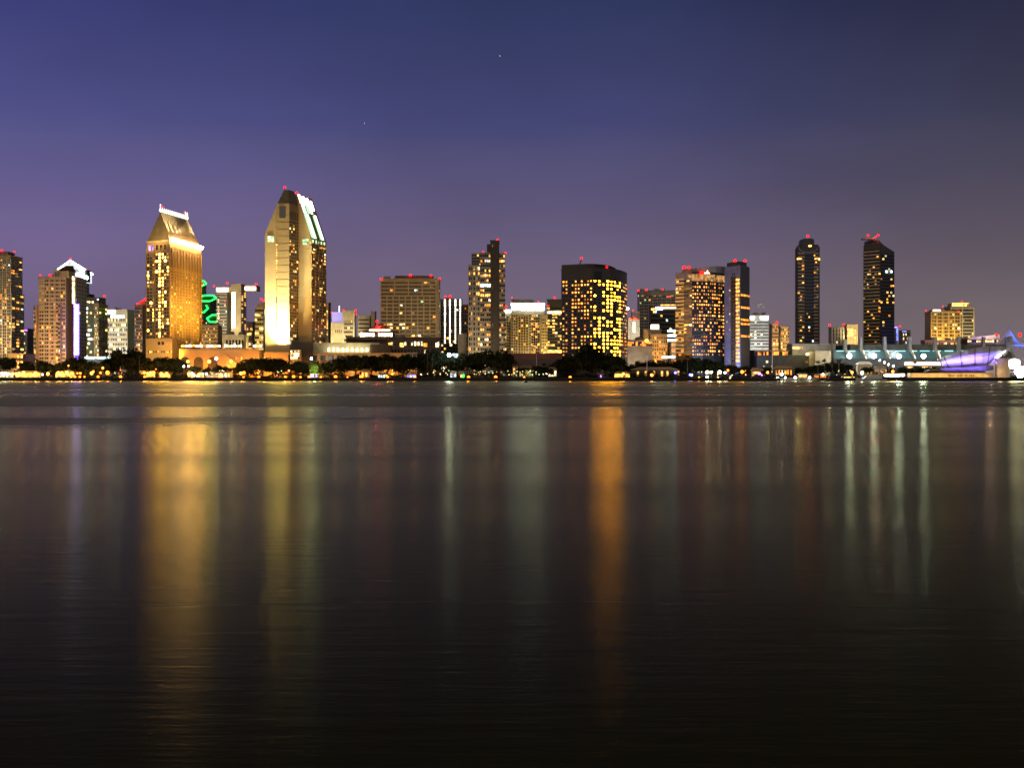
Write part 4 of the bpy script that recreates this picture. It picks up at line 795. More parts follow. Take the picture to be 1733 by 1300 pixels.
t.pbox(1405,1640,607.5,D-2,12,'slate',part='terrace',cope=False); t.part('terrace_light').box(X(1530,D),X(1590,D),D-3,D-2.1,Z(618,D),Z(613.5,D),'hot_white'); t.part('terrace_light').box(X(1533,D),X(1575,D),D-3,D-2.1,Z(622.5,D),Z(621,D),'hot_warm')
for px,py in ((1430.5,575),(1457,570),(1497.5,570),(1540,570),(1583,570),(1623,570),(1665,570),(1710,569)):
    q=MB(); w=2.6; x=X(px,D)
    q.profile([(x-w/2,Z(592,D)),(x+w/2,Z(592,D)),(x+w/2-.2,Z(py,D)),(x-w/2+.3,Z(py,D))],D-1,D+2.9,'grey')
    q.profile([(x-w/2,Z(592.1,D)),(x+w/2,Z(592.1,D)),(x+w/2+3.0,Z(608,D)),(x+3.3,Z(608,D))],D-1.4,D+2,'grey'); q.build('pylon',t.root,t.base)
    q=MB(); q.tube((x+w/2+.2,D-1.7,Z(593,D)),(x+w/2+2.8,D-1.7,Z(607,D)),.3,'w_white'); q.build('edge_highlight',t.root,t.base) if px<1600 else None  # glowing tube paints the thin highlight along the fin, no lamp there
t.beacon(1687,567,D+8,2.4); t.beacon(1726,567,D+8,2.4); t.done()
t=Bld('roof_pavilion','pale flat roof with a lit window strip between the pylons and the blue tents',1665,1290); D=1290
q=t.part('roof'); q.prism([(X(1638,D),D),(X(1692,D),D),(X(1692,D),D+30),(X(1638,D),D+30)],Z(574,D),[Z(571.5,D),Z(566,D),Z(566,D),Z(571.5,D)],'white_panel'); a=t.pbox(1622,1690,574.1,D+2,26,'brown',cope=False); t.grid(a['F'],Z(580,D),Z(575,D),14,1,.7,.7,.7,'w_yellow'); t.light((X(1670,D),D-10,Z(560,D)),(1,.6,.6),9000); t.done()
# blue tents
D=1255
def tent(px,py,xa,xb,yb,D,label):
    r=empty('sail_tent',(X(px,D),D,Z(592,D)),label,'tent roof','blue lit sail tents'); off=(X(px,D),D,Z(592,D))
    q=MB(); n=20; k=8; ax,az=X(px,D),Z(py,D); rx=(X(xb,D)-X(xa,D))/2; cx=(X(xa,D)+X(xb,D))/2; vs=[]
    for j in range(k+1):
        f=j/k
        for i in range(n):
            a=2*math.pi*i/n; rr=f**.8*(1+.10*math.cos(4*a)*f)+.03; h=(1-f)**1.9
            vs.append((ax+(cx-ax)*f+rx*rr*math.cos(a),D+14*rr*math.sin(a),Z(yb,D)+(az-Z(yb,D))*h))
    q.faces(vs,[(j*n+i,j*n+(i+1)%n,(j+1)*n+(i+1)%n,(j+1)*n+i) for j in range(k) for i in range(n)],'canvas'); o=q.build('canvas',r,off); m=o.modifiers.new('thick','SOLIDIFY'); m.thickness=.2
    q=MB(); q.tube((ax,D,Z(592,D)),(ax,D,az+1.5),.4,'metal'); q.build('mast',r,off)
    q=MB()
    for i in range(4):
        a=math.pi/4+i*math.pi/2; q.tube((cx+rx*math.cos(a),D+14*math.sin(a),Z(yb,D)),(cx+rx*1.1*math.cos(a),D+15*math.sin(a),Z(592,D)),.2,'metal')
    q.build('tie',r,off)
    for dx in (-8,8):
        l=bpy.data.lights.new('flood_or_fill','POINT'); l.energy=60000; l.color=(.06,.14,1); l.shadow_soft_size=.5; o=bpy.data.objects.new('flood_or_fill',l); COL.objects.link(o); o.parent=r; o.location=(dx,-22,-4)
tent(1707,557,1684,1729,585,D,'peaked tent roof glowing blue behind the last concrete pylon'); tent(1744,559,1727,1766,585,D+4,'second blue tent roof cut off by the right edge of the picture')
# ------------------------------------------------------------------ violet shell stage
D=1135
sh=empty('shell_stage',(X(1650,D),D,GZ),'large violet lit ribbed shell canopy of an open-air stage at the waterfront','stage'); off=(X(1650,D),D,GZ)
tops=[(1587,608),(1597,604),(1610,599),(1625,595),(1638,592),(1650,589.5),(1664,587),(1676,585.5),(1690,586),(1700,586),(1707,584)]
bots=[(1600,623),(1606,622.5),(1616,622),(1628,621),(1638,620),(1650,619.5),(1662,619),(1671,618.5),(1678,611),(1688,607),(1699,601)]
q=MB(); vs=[]; k=7; nn_=len(tops)
for i in range(nn_):
    for j in range(k):
        f=j/(k-1); px=tops[i][0]*(1-f)+bots[i][0]*f; py=tops[i][1]*(1-f)+bots[i][1]*f; u=i/(nn_-1)
        d=D+10-12*math.sin(math.pi*f)*.7-8*math.sin(math.pi*u)+ (1.0 if i%2 else 0)
        vs.append((X(px,d),d,Z(py,d)))
q.faces(vs,[(i*k+j,i*k+j+1,(i+1)*k+j+1,(i+1)*k+j) for i in range(nn_-1) for j in range(k-1)],'canvas'); o=q.build('canopy',sh,off); m=o.modifiers.new('t','SOLIDIFY'); m.thickness=.25
for i in (1,3,5,7):
    q=MB()
    for j in range(k-1): q.tube(vs[i*k+j],vs[i*k+j+1],.35,'metal')
    q.build('rib',sh,off)
q=MB()
for j in range(k-1): q.tube(vs[j],vs[j+1],.7,'cream')
q.build('edge_beam',sh,off)
q=MB(); q.profile([(X(1702,D),Z(603,D)),(X(1706,D),Z(600,D)),(X(1713,D),Z(588,D)),(X(1709,D),Z(570,D)),(X(1705,D),Z(571,D)),(X(1706,D),Z(588,D)),(X(1699,D),Z(600,D))],D+4,D+7,'slate'); q.build('back_beam',sh,off)
q=MB(); q.profile([(X(1672,D),Z(619,D)),(X(1685,D),Z(606,D)),(X(1683,D),GZ),(X(1669,D),GZ)],D-2,D+4,'canvas'); q.build('side_wall',sh,off)
q=MB(); q.box(X(1682,D),X(1702,D),D-8,D-3,GZ,Z(606.5,D),'cream'); q.build('pillar',sh,off)
q=MB(); pts=[(X(1560,D),Z(630,D)),(X(1568,D),Z(625,D)),(X(1673,D),Z(618.8,D)),(X(1673,D),Z(626,D)),(X(1650,D),Z(630,D))]; q.profile(pts,D-12,D-3,'slate'); q.build('ramp_roof',sh,off)
q=MB(); q.box(X(1533,D),X(1672,D),D-14,D-4,GZ,Z(631.5,D),'cream'); q.build('stage_base',sh,off)
for i in range(16):
    if i in (4,9,12): continue
    q=MB(); q.box(X(1596+i*2.7,D),X(1597.4+i*2.7,D),D-14.3,D-14.01,Z(638,D),Z(634,D),'brown'); q.build('slot',sh,off)
q=MB(); q.box(X(1492,D),X(1524,D),D-12,D-6,Z(638,D),Z(633,D),'hot_white'); q.box(X(1492,D),X(1524,D),D-12.5,D-5.5,Z(632.8,D),Z(631.5,D),'concrete'); q.build('lit_booth',sh,off)
def shl(px,py,d,col,e,rad=.5,aim=None):
    l=bpy.data.lights.new('flood_or_fill','SPOT' if aim else 'POINT'); l.energy=e; l.color=col; l.shadow_soft_size=rad; o=bpy.data.objects.new('flood_or_fill',l); COL.objects.link(o); o.parent=sh; o.location=(X(px,d)-off[0],d-off[1],Z(py,d)-off[2])
    if aim: l.spot_size=R(100); l.spot_blend=.6; o.rotation_euler=(Vector(aim)-Vector((X(px,d),d,Z(py,d)))).to_track_quat('-Z','Y').to_euler()
for px in (1602,1617,1632,1647,1662): shl(px,624.5,D-20,(.21,.12,1),34000,.5,(X(px+2,D),D+4,Z(588,D)))
shl(1678,612,D-14,(.5,.35,1),500)
for i in range(15): shl(1537+i*9.5,637,D-17,(1,.55,.15),420,.3)
shl(1692,630,D-14,(1,.62,.3),1700); shl(1596,616,D-8,(1,.8,.6),2500)
# bank of stage lamps at the right edge
r=empty('lighting_rig',(X(1720,D),D,GZ),'bank of blinding white stage lights at the right edge of the picture','stage lights'); of2=(X(1720,D),D,GZ)
q=MB()
for px in (1705,1735): q.tube((X(px,D),D-5,GZ),(X(px,D),D-5,Z(606,D)),.3,'metal')
for py in (608,620,630): q.tube((X(1704,D),D-5,Z(py,D)),(X(1748,D),D-5,Z(py,D)),.22,'metal')
q.build('truss',r,of2)
for px,py,s in ((1707,614,2.0),(1712,613,2.4),(1717,614,2.0),(1709,619,2.2),(1715,620,2.3),(1719,624,2.4),(1724,628,2.5),(1730,626,2.4),(1718,629,2.2),(1726,633,2.3),(1733,633,2.5),(1722,636,1.8),(1740,622,2.4),(1745,630,2.4)):
    q=MB(); q.tube((X(px,D),D-6.5,Z(py,D)),(X(px,D),D-4.6,Z(py,D)),s,'bulb_white',10); o=q.build('lamp',r,of2)
q=MB(); q.ball((X(1733,D),D-7,Z(601,D)),1.6,'bulb_cool'); q.build('lamp',r,of2); q=MB(); q.ball((X(1725,D),D-14,Z(637,D)),.9,'bulb_blue'); q.build('lamp',r,of2)
# ------------------------------------------------------------------ trees
def crown_mesh(seed, w=20, h=12, leaves=2200, leaf=.62, mats=('leaf_a','leaf_b','leaf_c')):
    rnd=random.Random(seed); q=MB(); cl=[]
    for i in range(15):
        a=rnd.uniform(0,2*math.pi); rr=rnd.uniform(.15,.8)**.7; cl.append((w*.38*rr*math.cos(a),w*.38*rr*math.sin(a),h*(.42+.33*rnd.uniform(-.8,1)*(1-rr*.5)),rnd.uniform(.14,.24)*w))
    for i in range(leaves):
        cx,cy,cz,r=rnd.choice(cl); u=Vector((rnd.gauss(0,1),rnd.gauss(0,1),rnd.gauss(0,1))).normalized(); f=rnd.uniform(.55,1.06)
        c=Vector((cx,cy,cz))+Vector((u.x*r,u.y*r,u.z*r*.62))*f
        if c.z<.6: continue
        n=(u+Vector((rnd.gauss(0,.5),rnd.gauss(0,.5),rnd.gauss(0,.5)))).normalized(); t1=n.orthogonal().normalized(); t2=n.cross(t1); s=leaf*rnd.uniform(.6,1.4); an=rnd.uniform(0,3.14)
        d1=t1*math.cos(an)+t2*math.sin(an); d2=n.cross(d1)
        q.faces([c-d1*s,c-d2*s*.6,c+d1*s,c+d2*s*.6],[(0,1,2,3)],mats[0] if rnd.random()<.55 else rnd.choice(mats[::2]))
    return q.mesh('crown')
def trunk_mesh(seed):
    rnd=random.Random(seed+50); q=MB(); q.tube((0,0,-.3),(0.1,0,3.2),.55,'bark',8,.38)
    for i in range(5):
        a=i*1.26+rnd.uniform(-.3,.3); q.tube((.1,0,2.9),(4*math.cos(a),4*math.sin(a),6.5+rnd.uniform(-1,1.5)),.3,'bark',6,.1)
    return q.mesh('trunk')
CR=[crown_mesh(i) for i in range(6)]; TR=[trunk_mesh(i) for i in range(6)]; CRL=crown_mesh(77,mats=('leaf_b','leaf_b','leaf_a'))
EXT={}
for m_ in CR+[CRL]:
    zs=sorted(v.co.z for v in m_.vertices); xs=sorted(v.co.x for v in m_.vertices); EXT[m_.name]=(xs[-60]-xs[60],zs[-40])
ORD=['leftmost','second from left','third from left','fourth from left','fifth from left','sixth from left','seventh from left','eighth from left','ninth from left','tenth from left']+['eleventh from left','twelfth from left','13th from left','14th from left','15th from left','16th from left','17th from left','18th from left','19th from left','20th from left']
LM=[(60,'the cut-off left tower'),(140,'the violet finned tower'),(200,'the stepped office tower'),(250,'the square white building'),(345,'the gold roofed hotel'),(405,'the arched orange terrace'),(447,'the T-shaped tower'),(500,'the floodlit tallest hotel'),(560,'the left half of the pale hall'),(640,'the lantern pavilion'),(705,'the wide beige tower'),(782,'the striped light tower'),(860,'the stepped apartment tower'),(948,'the brown warehouse'),(1062,'the black curved hotel'),(1143,'the orange stepped hotel'),(1226,'the amber windowed hotel'),(1270,'the blue grey hotel slab'),(1345,'the dark flat hall'),(1410,'the slender dark tower'),(1530,'the teal glass hall'),(1800,'the violet shell stage')]
def lmk(px):
    for a,n in LM:
        if px<a: return n
    return LM[-1][1]
def number(items, key):
    g={}
    for it in items: g.setdefault(key(it),[]).append(it)
    out={}
    for k_,l in g.items():
        l.sort(key=lambda i:i[0])
        for n,i in enumerate(l): out[id(i)]=(n,len(l))
    return out
trees=[(12,605,30,1150),(44,612,26,1140),(70,611,36,1135),(96,614,26,1128),(125,606,40,1140),(152,612,34,1130),(172,615,28,1125),(190,608,38,1140),(215,590,56,1146),(232,602,40,1135),(258,606,44,1130),(284,605,44,1132),(304,610,30,1128),
 (330,620,22,1122),(352,622,20,1122),(372,618,24,1124),(396,622,22,1122),(420,610,40,1136),(440,606,44,1130),(462,607,46,1134),(490,611,44,1130),(514,612,34,1134),(560,611,34,1130),(578,605,44,1138),(602,602,52,1134),(628,603,46,1138),(655,600,54,1132),(682,600,50,1136),
 (712,599,36,1142),(730,597,36,1136),(748,594,38,1142),(768,604,30,1134),(795,597,44,1138),(812,595,40,1144),(838,593,50,1136),(858,604,30,1130),(885,622,26,1126),(912,620,34,1126),(932,624,20,1124),
 (955,609,46,1136),(978,603,44,1130),(998,585,46,1142),(1010,600,56,1128),(1035,604,46,1134),(1062,616,24,1150),(1085,612,30,1160),(1110,610,36,1160),(1135,612,36,1156),(1152,610,30,1146),(1172,606,34,1142),(1196,608,40,1146),(1214,612,34,1140),(1236,618,26,1136),(1262,620,30,1140),(1290,622,34,1145),(1330,621,34,1150),(1360,622,30,1146),
 (1390,616,34,1140),(1410,614,36,1144),(1432,616,28,1146),(1470,620,28,1150),(1500,622,30,1152),(1530,620,26,1152),(1556,619,36,1150),(1580,621,26,1148)]
nb=number(trees,lambda i:lmk(i[0]))
TG='trees along the waterfront'
def tree(px,py,w,D,label,cm=None,k=0):
    h=Z(py,D)-GZ; cm=cm or CR[k%6]; ex=EXT[cm.name]; r=empty('waterfront_tree',(X(px,D),D,GZ),label,'tree',TG); W_=w/FP*D
    lift=h*.2
    o=bpy.data.objects.new('crown',cm); COL.objects.link(o); o.parent=r; o.location=(0,0,lift*.7); o.scale=(W_/ex[0],W_/ex[0],(h-lift*.7)/ex[1]); o.rotation_euler=(0,0,k*1.3)
    o=bpy.data.objects.new('trunk',TR[k%6]); COL.objects.link(o); o.parent=r; o.scale=(W_/19,W_/19,h/11); o.rotation_euler=(0,0,k*1.3)
for k,tr in enumerate(trees):
    n,c=nb[id(tr)]; lm=lmk(tr[0])
    tree(*tr, f'dark round tree below {lm}' if c==1 else f'{ORD[n]} of {c} dark trees below {lm}', None, k)
def palm(px,py,D,label,k):
    rn=random.Random(k+900); h=Z(py,D)-GZ; r=empty('palm_tree',(X(px,D),D,GZ),label,'palm tree','palms along the waterfront'); q=MB(); bx_=rn.uniform(-.6,.6)
    q.tube((0,0,-.2),(bx_*.5,0,h*.5),.3,'bark',7,.24); q.tube((bx_*.5,0,h*.5),(bx_,0,h-1),.24,'bark',7,.2); q.build('trunk',r)
    q=MB()
    for i in range(26):
        a=i*2.4+rn.uniform(-.2,.2); up=rn.uniform(-.5,1.1); L=rn.uniform(2.2,3.1); P=Vector((bx_,0,h-1)); dv=Vector((math.cos(a),math.sin(a),up)).normalized(); sd=Vector((-math.sin(a),math.cos(a),0))
        for j in range(5):
            Q=P+dv*L/5; w0=.34*math.sin(math.pi*(j+.6)/6); w1=.34*math.sin(math.pi*(j+1.6)/6.4); q.faces([P-sd*w0,P+sd*w0,Q+sd*w1,Q-sd*w1],[(0,1,2,3)],'leaf_a' if i%3 else 'leaf_c'); P=Q; dv=(dv+Vector((0,0,-.28))).normalized()
    q.build('crown',r)
for k,(px,py,lb) in enumerate(((60,606,'palm rising left of the cream tower with the violet fin'),(236,598,'palm beside the foot of the gold roofed hotel'),(300,604,'palm in front of the left end of the arched orange terrace'),(724,592,'left palm of the pair below the striped light tower'),(731,596,'right palm of the pair below the striped light tower'),(873,612,'palm at the left end of the brown warehouse'),(922,614,'palm at the right end of the brown warehouse'),(1163,600,'palm in front of the banded face of the amber windowed hotel'),(1384,610,'leftmost of four palms in front of the beige end block'),(1396,607,'second of four palms in front of the beige end block'),(1408,611,'third of four palms in front of the beige end block'),(1420,608,'rightmost of four palms in front of the beige end block'),(1548,611,'palm in front of the right half of the teal glass hall'))):
    palm(px,py,1124,lb,k)
tree(535,611,24,1120,'small bright green tree lit from below beside a violet light',CRL,3)
o=bpy.data.lights.new('uplight','POINT'); o.energy=9000; o.color=(.7,1,.4); o.shadow_soft_size=.4; uo=bpy.data.objects.new('uplight',o); COL.objects.link(uo); uo.location=(X(535,1110),1110,6); 
uo.parent=[x for x in bpy.data.objects if x.get('label','').startswith('small bright green')][0]; uo.location=(0,-9,6)
# clipped shrubs behind the promenade
q=MB(); rnd=random.Random(4)
for i in range(26000):
    px=rnd.uniform(-20,1535); D=1119+rnd.uniform(0,14); hh=3.2+2.6*math.sin(px*.13)*math.sin(px*.037+1)+rnd.uniform(-.5,.5)
    c=Vector((X(px,D),D,GZ+rnd.uniform(0,1)**.7*max(1.4,hh))); n=Vector((rnd.gauss(0,1),rnd.gauss(0,1),rnd.gauss(0,1))).normalized(); t1=n.orthogonal().normalized(); t2=n.cross(t1); s=rnd.uniform(.3,.7)
    q.faces([c-t1*s,c-t2*s*.6,c+t1*s,c+t2*s*.6],[(0,1,2,3)],rnd.choice(('leaf_a','leaf_c','leaf_c')))
tag(q.build('shrubbery'),'low dark mass of shrubs behind the promenade','shrubs',kind='stuff')
# ------------------------------------------------------------------ lamps
LAMP={}
def lamp(px,py,D,col,r,label,grp,e=0,lc=None,name='waterfront_lamp',cat='lamp'):
    h=Z(py,D)-GZ; rt=empty(name,(X(px,D),D,GZ),label,cat,grp)
    kp='pole'; 
    if kp not in LAMP: q=MB(); q.tube((0,0,0),(0,0,1),.14,'pole_dark',6,.09); LAMP[kp]=q.mesh('pole')
    o=bpy.data.objects.new('pole',LAMP[kp]); COL.objects.link(o); o.parent=rt; o.scale=(1,1,max(.4,h-r*.5))
    kk=(col,r)
    if kk not in LAMP: q=MB(); q.ball((0,0,0),r,col,8,6); q.tube((0,0,r*.85),(0,0,r*1.15),r*.6,'pole_dark',8,r*.2); LAMP[kk]=q.mesh('lamp_head')
    o=bpy.data.objects.new('lamp_head',LAMP[kk]); COL.objects.link(o); o.parent=rt; o.location=(0,0,max(.6,h))
    if e:
        l=bpy.data.lights.new('lamp_light','POINT'); l.energy=e; l.color=lc; l.shadow_soft_size=r; o=bpy.data.objects.new('lamp_light',l); COL.objects.link(o); o.parent=rt; o.location=(0,0,max(.6,h)+r*1.9)
CN={'bulb_orange':'orange','bulb_white':'white','bulb_warm':'yellow','bulb_cool':'bluish white','bulb_blue':'blue','bulb_purple':'purple','bulb_green':'green','bulb_red':'red'}
O,Wh,Wm,Co,Bl,Pu,Gr,Rd='bulb_orange','bulb_white','bulb_warm','bulb_cool','bulb_blue','bulb_purple','bulb_green','bulb_red'
lamps=[(3,632,Wh,.7),(9,632,Wh,.9),(14,633,Wh,.7),(20,633,Wm,.7),(27,633,Wm,.8),(33,632,O,.7),(40,631,Wm,.9),(47,633,O,.6),(52,633,O,.7),(60,632,Wm,.9),(66,633,O,.5),(72,634,Wh,.5),(81,633,Wm,.9),
 (99,632,Wm,1.1),(105,631,O,.8),(113,630.5,Wm,.9),(122,632,Wm,.8),(131,632,O,.5),(136,632,O,.6),(120,638,O,.5),(127,638,O,.6),(135,638,O,.6),(143,638,O,.5),(116,619,Wm,.4),
 (155,632,Wm,.9),(158,629,O,.6),(166,638,O,.7),(170,631,O,.6),(174,623,Wm,.6),(182,631,O,1.15),(204,638,O,.8),(204,626,Rd,.3),
 (244,631,O,.9),(250,632,Wm,.6),(255,631,Wm,.7),(260,630.5,O,.8),(245,638,O,.7),(273,633,Wm,.9),(282,632.5,Wm,.8),(286,638,O,.6),(264,625,Rd,.3),
 (318,612,Wm,.9),(354,612,Wm,1.0),(391,612,Wm,.9),(366,607,Co,.8),(311,620,Wh,.6),(319,620,Wh,.6),(320,633,Wm,1.0),(325,632,Wh,.6),(336,633,O,.6),(349,633,Wh,.6),(325,638,O,.5),(371,638,O,.6),(375,638,O,.5),
 (408,632,Wm,.9),(413,631,O,.8),(412,639,O,.6),(438,638.5,O,.75),(483,638.5,O,.7),(489,627.5,Rd,.6),(497,638,O,.8),(508.5,639,O,.65),(523,638.5,O,.7),(527,607,Co,.7),(543,639,O,.6),
 (568,638.5,O,.9),(588,638.5,O,.4),(611.5,638.5,O,1.05),(656,639,O,.75),(664,633,O,.6),(702,639,O,.75),(760,601,Co,1.25),(793,639,O,.9),(839,639,O,.95),(887,639,O,.6),(965,640,O,.85),
 (740,575,Wh,.0),(1103,635,Wm,.8),(1055,633,Wm,.7),(1143,631,Bl,.9),(1168,634.5,Bl,.9),(1171,635,Wh,.5),(1197,630,Wh,1.0),(1204,630,Wh,.8),(1218,630,Wh,1.1),(1227,631,Wh,.7),(1197,638.5,Co,.7),(1215,640,Wm,.5),(1183,639.5,Wm,.5),
 (1256,629.5,O,.9),(1232,627,O,.6),(1299,630.5,Wm,.7),(1285,633,Pu,.9),(1289,635,Pu,.5),(1323,633.5,Co,.8),(1316,642,Wh,.6),(1329,643,Wh,.6),(1346,640,Wh,.8),(1370,640,Wh,.8),(1393,634,Wh,.6),
 (1437,602.5,Co,1.7),(1479,602.5,Co,1.7),(1521,603,Co,1.7),(1563,603,Co,1.7),(1442,630.5,Wm,.7),(1459,631,Co,.95),(1489,610,Wh,.5),(1497,613.5,Wh,.6),(1504,617,Wh,.6),(1512,619.5,Wh,.6),(1511,629,O,.8)]
lamps=[(a,b_,c,round(r_*1.25,2)) if c in (O,Wm) else (a,b_,c,r_) for a,b_,c,r_ in lamps if r_>0]
def hgt(l): return 'seawall ' if l[1]>=637 else ('tall ' if l[1]<615 else '')
keyf=lambda l:(l[2],hgt(l),lmk(l[0])); nb=number(lamps,keyf)
LC={O:(1,.4,.06),Wm:(1,.6,.2),Wh:(1,.9,.75),Co:(.85,.97,1),Bl:(.1,.1,1),Pu:(.6,.1,1),Gr:(.2,1,.4),Rd:(1,.1,.05)}
for l in lamps:
    px,py,col,r=l; n,c=nb[id(l)]; k_=f'{hgt(l)}{CN[col]} lamp'
    lab=f'{k_} glowing in front of {lmk(px)}' if c==1 else f'{ORD[min(n,19)]} of {c} {k_}s by {lmk(px)}'
    D=1107 if py>=637 else (1126 if py<615 else 1112)
    if 1430<px<1570 and py<606: D=1160
    if 1310<px<1375 and py>639: D=1099.5
    lamp(px,py,D,col,r,lab,'lamps along the waterfront',2600*r*r*(2 if py<610 else 1) if r>=.6 else 0,LC[col])
# ------------------------------------------------------------------ small waterfront buildings, canopies and booths
def kiosk(xa,xb,yt,D,label,wallm,litm,cols,name='kiosk',cat='kiosk',roof='tan',d=6,lf=.8,yb=None):
    x0,x1=X(xa,D),X(xb,D); zt=Z(yt,D); r=empty(name,((x0+x1)/2,D,GZ),label,cat,'small lit waterfront buildings'); of=((x0+x1)/2,D,GZ)
    q=MB(); q.box(x0,x1,D,D+d,GZ,zt,wallm); wl=q.build('wall',r,of)
    q=MB(); h=min(2.2,(zt-GZ)*.35); hip(q,x0-.7,x1+.7,D-.7,D+d+.7,zt+.01,zt+h,.6,roof); q.build('roof',r,of)
    cw=(x1-x0)/cols
    for i in range(cols):
        if random.random()<lf:
            q=MB(); q.box(x0+cw*(i+.15),x0+cw*(i+.85),D-.1,D+.1,GZ+(zt-GZ)*.25,GZ+(zt-GZ)*.85,litm if random.random()<.8 else 'w_yellow'); wo=q.build('window',r,of); wo.parent=wl
kiosk(-8,24,630,1122,'long white lit pavilion at the left edge of the waterfront','cream','k_white',12)
kiosk(26,68,631,1120,'orange lit waterfront arcade under the beige podium','tan','k_warm',14)
kiosk(94,126,631,1121,'bright orange arcade below the violet finned tower','tan','k_warm',10)
kiosk(247,262,631,1120,'small hut with glowing orange front left of the dark tree row','tan','k_warm',5)
kiosk(268,288,631.5,1121,'low white fronted hut under the dark trees left of the terrace','tan','k_warm',6)
kiosk(318,345,630,1120,'white and yellow lit cafe front below the arched terrace','cream','k_white',9)
kiosk(349,378,631,1119,'cafe front with orange and white panels below the arched terrace','cream','w_white',9)
kiosk(380,393,630.5,1118,'tall glowing white shop front right of the cafes','cream','k_white',3)
kiosk(525,540,633.5,1116,'small stall glowing violet beneath the bright green tree','slate','w_purple',5)
kiosk(612,625,629,1118,'little pagoda hut glowing orange between dark trees','tan','k_warm',4)
kiosk(640,652,634,1116,'low pale lit stall right of the orange pagoda hut','slate','w_cool',3)
kiosk(689,704,633.5,1116,'low stall glowing deep blue beside an orange seawall lamp','slate','w_blue',6)
kiosk(762,772,631,1116,'pale cyan lit glass booth under the tallest white lamp','white_panel','w_cool',3)
kiosk(779,786,633,1116,'tiny stall with a green light line right of the cyan booth','slate','neon_green',2)
kiosk(868,876,621,1124,'small cream gabled hut between green lit shrubs','cream','w_yellow',2)
kiosk(879,902,624,1124,'yellow green lit market hut below the brown warehouse','tan','w_green',8)
kiosk(928,942,626,1124,'small white walled hut left of the biggest dark tree','white_panel','w_white',3)
kiosk(1040,1066,632,1120,'yellow lit bar front below the right edge of the black curved hotel','gold_stone','k_warm',7)
kiosk(1012,1022,633.5,1118,'tiny stall with violet and pink lights under the big dark trees','slate','w_purple',3)
kiosk(1068,1150,626,1140,'long low dark restaurant with a few amber windows by the bare pole','slate','w_warm',18,lf=.3)
kiosk(1272,1292,627,1132,'small restaurant dotted with amber lights left of the thin pole','slate','w_warm',9)
kiosk(1310,1345,624,1136,'dim marina clubhouse with orange windows below the dark flat hall','slate','w_orange',14,lf=.5)
kiosk(1352,1366,633.5,1104.5,'small square booth glowing solid orange at the water edge','tan','hot_orange',2,d=4,lf=1)
kiosk(1378,1398,635,1112,'low strip of orange lights right of the glowing orange booth','slate','w_orange',8)
kiosk(1452,1476,617,1150,'pale round-roofed pavilion behind the yachts','cream','w_dim',6,roof='cream')
kiosk(1480,1500,624,1140,'low pale hut left of the lit white booth','concrete','w_dim',4)
# little garden lights in the planting
rnd=random.Random(8); gl=[]
for a,b_,n in ((640,700,7),(705,760,14),(798,866,20),(866,948,16),(1170,1230,10),(1240,1320,10),(430,480,8),(1410,1500,12),(300,400,8)):
    for i in range(n): gl.append((rnd.uniform(a,b_),rnd.uniform(627,635.5),rnd.choice(['w_white','w_yellow','w_warm','w_white','w_green'])))
nb=number(gl,lambda l:(l[2],lmk(l[0])))
cn={'w_white':'white','w_yellow':'pale yellow','w_warm':'amber','w_green':'greenish'}
GLM={}
for l in gl:
    px,py,m=l; D=1117; n,c=nb[id(l)]
    if m not in GLM: q=MB(); q.ball((0,0,0),.34,m,6,4); GLM[m]=q.mesh('lamp_head'); 
    r=empty('garden_light',(X(px,D),D,GZ),f'{ORD[min(n,19)]} of the tiny {cn[m]} garden lights below {lmk(px)}' if c>1 else f'tiny {cn[m]} garden light in front of {lmk(px)}','garden light','garden lights in the planting')
    o=bpy.data.objects.new('lamp_head',GLM[m]); COL.objects.link(o); o.parent=r; o.location=(0,0,Z(py,D)-GZ)
    o=bpy.data.objects.new('post',LAMP['pole']); COL.objects.link(o); o.parent=r; o.scale=(.6,.6,Z(py,D)-GZ)
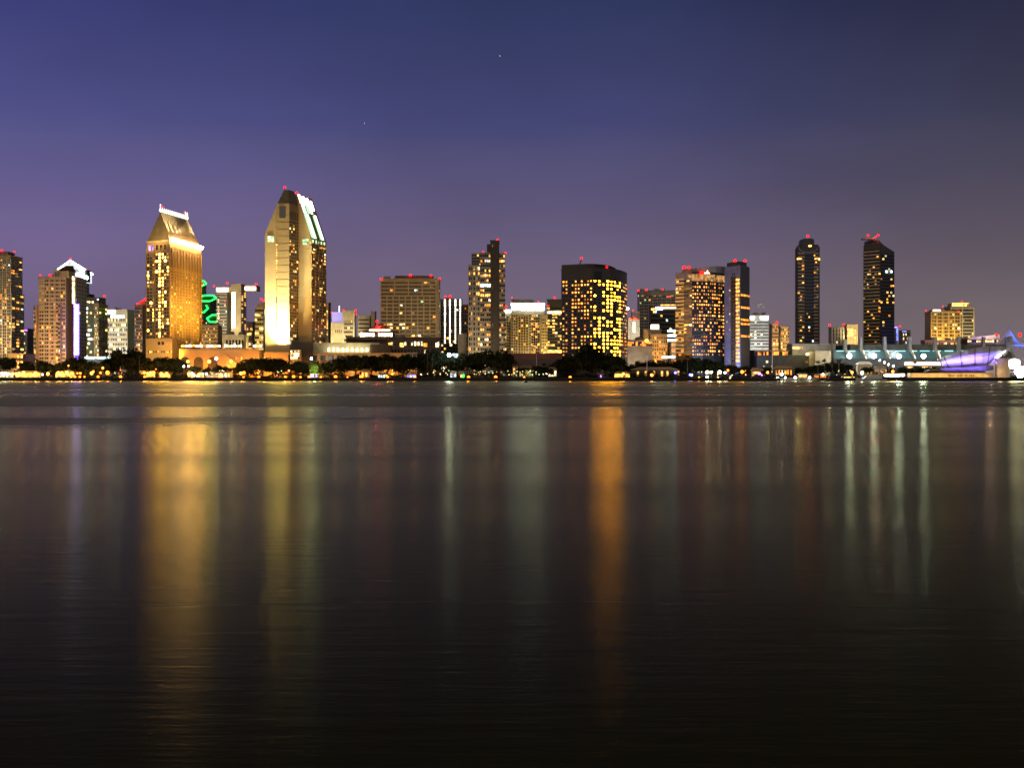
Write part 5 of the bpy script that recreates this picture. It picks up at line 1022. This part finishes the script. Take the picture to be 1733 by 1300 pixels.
# ------------------------------------------------------------------ boats and buoy
def yacht(px,D,L,rot,label,hull='hull_white',lit=True,g='yachts at the marina'):
    r=empty('motor_yacht',(X(px,D),D,0),label,'yacht',g); r.rotation_euler=(0,0,rot)
    q=MB(); n=10; vs=[]
    for i in range(n+1):
        f=i/n; x=-L/2+L*f; w=L*.13*(1-max(0,(f-.45)/.55)**2.2); h=1.5+1.1*f*f
        vs+=[(x,-w*.55,-.3),(x,-w,h),(x,w,h),(x,w*.55,-.3)]
    q.faces(vs,[(i*4+j,(i+1)*4+j,(i+1)*4+(j+1)%4,i*4+(j+1)%4) for i in range(n) for j in range(4)]+[(3,2,1,0),(n*4,n*4+1,n*4+2,n*4+3)],hull); q.build('hull',r)
    q=MB(); w=L*.09; q.profile([(-L*.36,1.7),(L*.22,1.9),(L*.10,3.7),(-L*.34,3.7)],-w,w,hull); cb=q.build('cabin',r)
    q=MB(); q.box(-L*.30,L*.10,-w-.04,-w+.1,2.5,3.2,'w_yellow' if lit else 'glass'); q.build('window',cb)
    q=MB(); q.profile([(-L*.3,3.72),(L*.04,3.72),(-L*.02,4.9),(-L*.26,4.9)],-w*.7,w*.7,hull); q.build('flybridge',r)
    q=MB(); q.tube((-L*.12,0,4.9),(-L*.16,0,8),.12,'metal'); q.build('mast',r)
yacht(1415,1094,16,.1,'leftmost dark hulled yacht moored below the teal glass hall','hull_dark',False)
yacht(1440,1092,20,.15,'dark yacht with lit cabin just left of the bright bluish dock lamp','hull_dark'); yacht(1472,1090,24,3.0,'largest pale yacht pointing left below the bright bluish dock lamp','hull_white',False)
yacht(1250,1095,18,.2,'dark yacht below the orange lamp by the blue grey hotel slab','hull_dark',False); yacht(1277,1096,17,3.1,'dark yacht below the purple lamp','hull_dark',False); yacht(1303,1095,15,.1,'dark yacht right of the purple lamp by the thin pole','hull_dark',False)
r=empty('buoy',(X(890,850),850,0),'small dark buoy floating in front of the brown warehouse','buoy'); q=MB(); q.tube((0,0,-.4),(0,0,.7),1.3,'hull_dark',12,1.1); q.build('float',r); q=MB(); q.tube((0,0,.7),(0,0,2.0),.6,'hull_dark',8,.15); q.build('topmark',r)
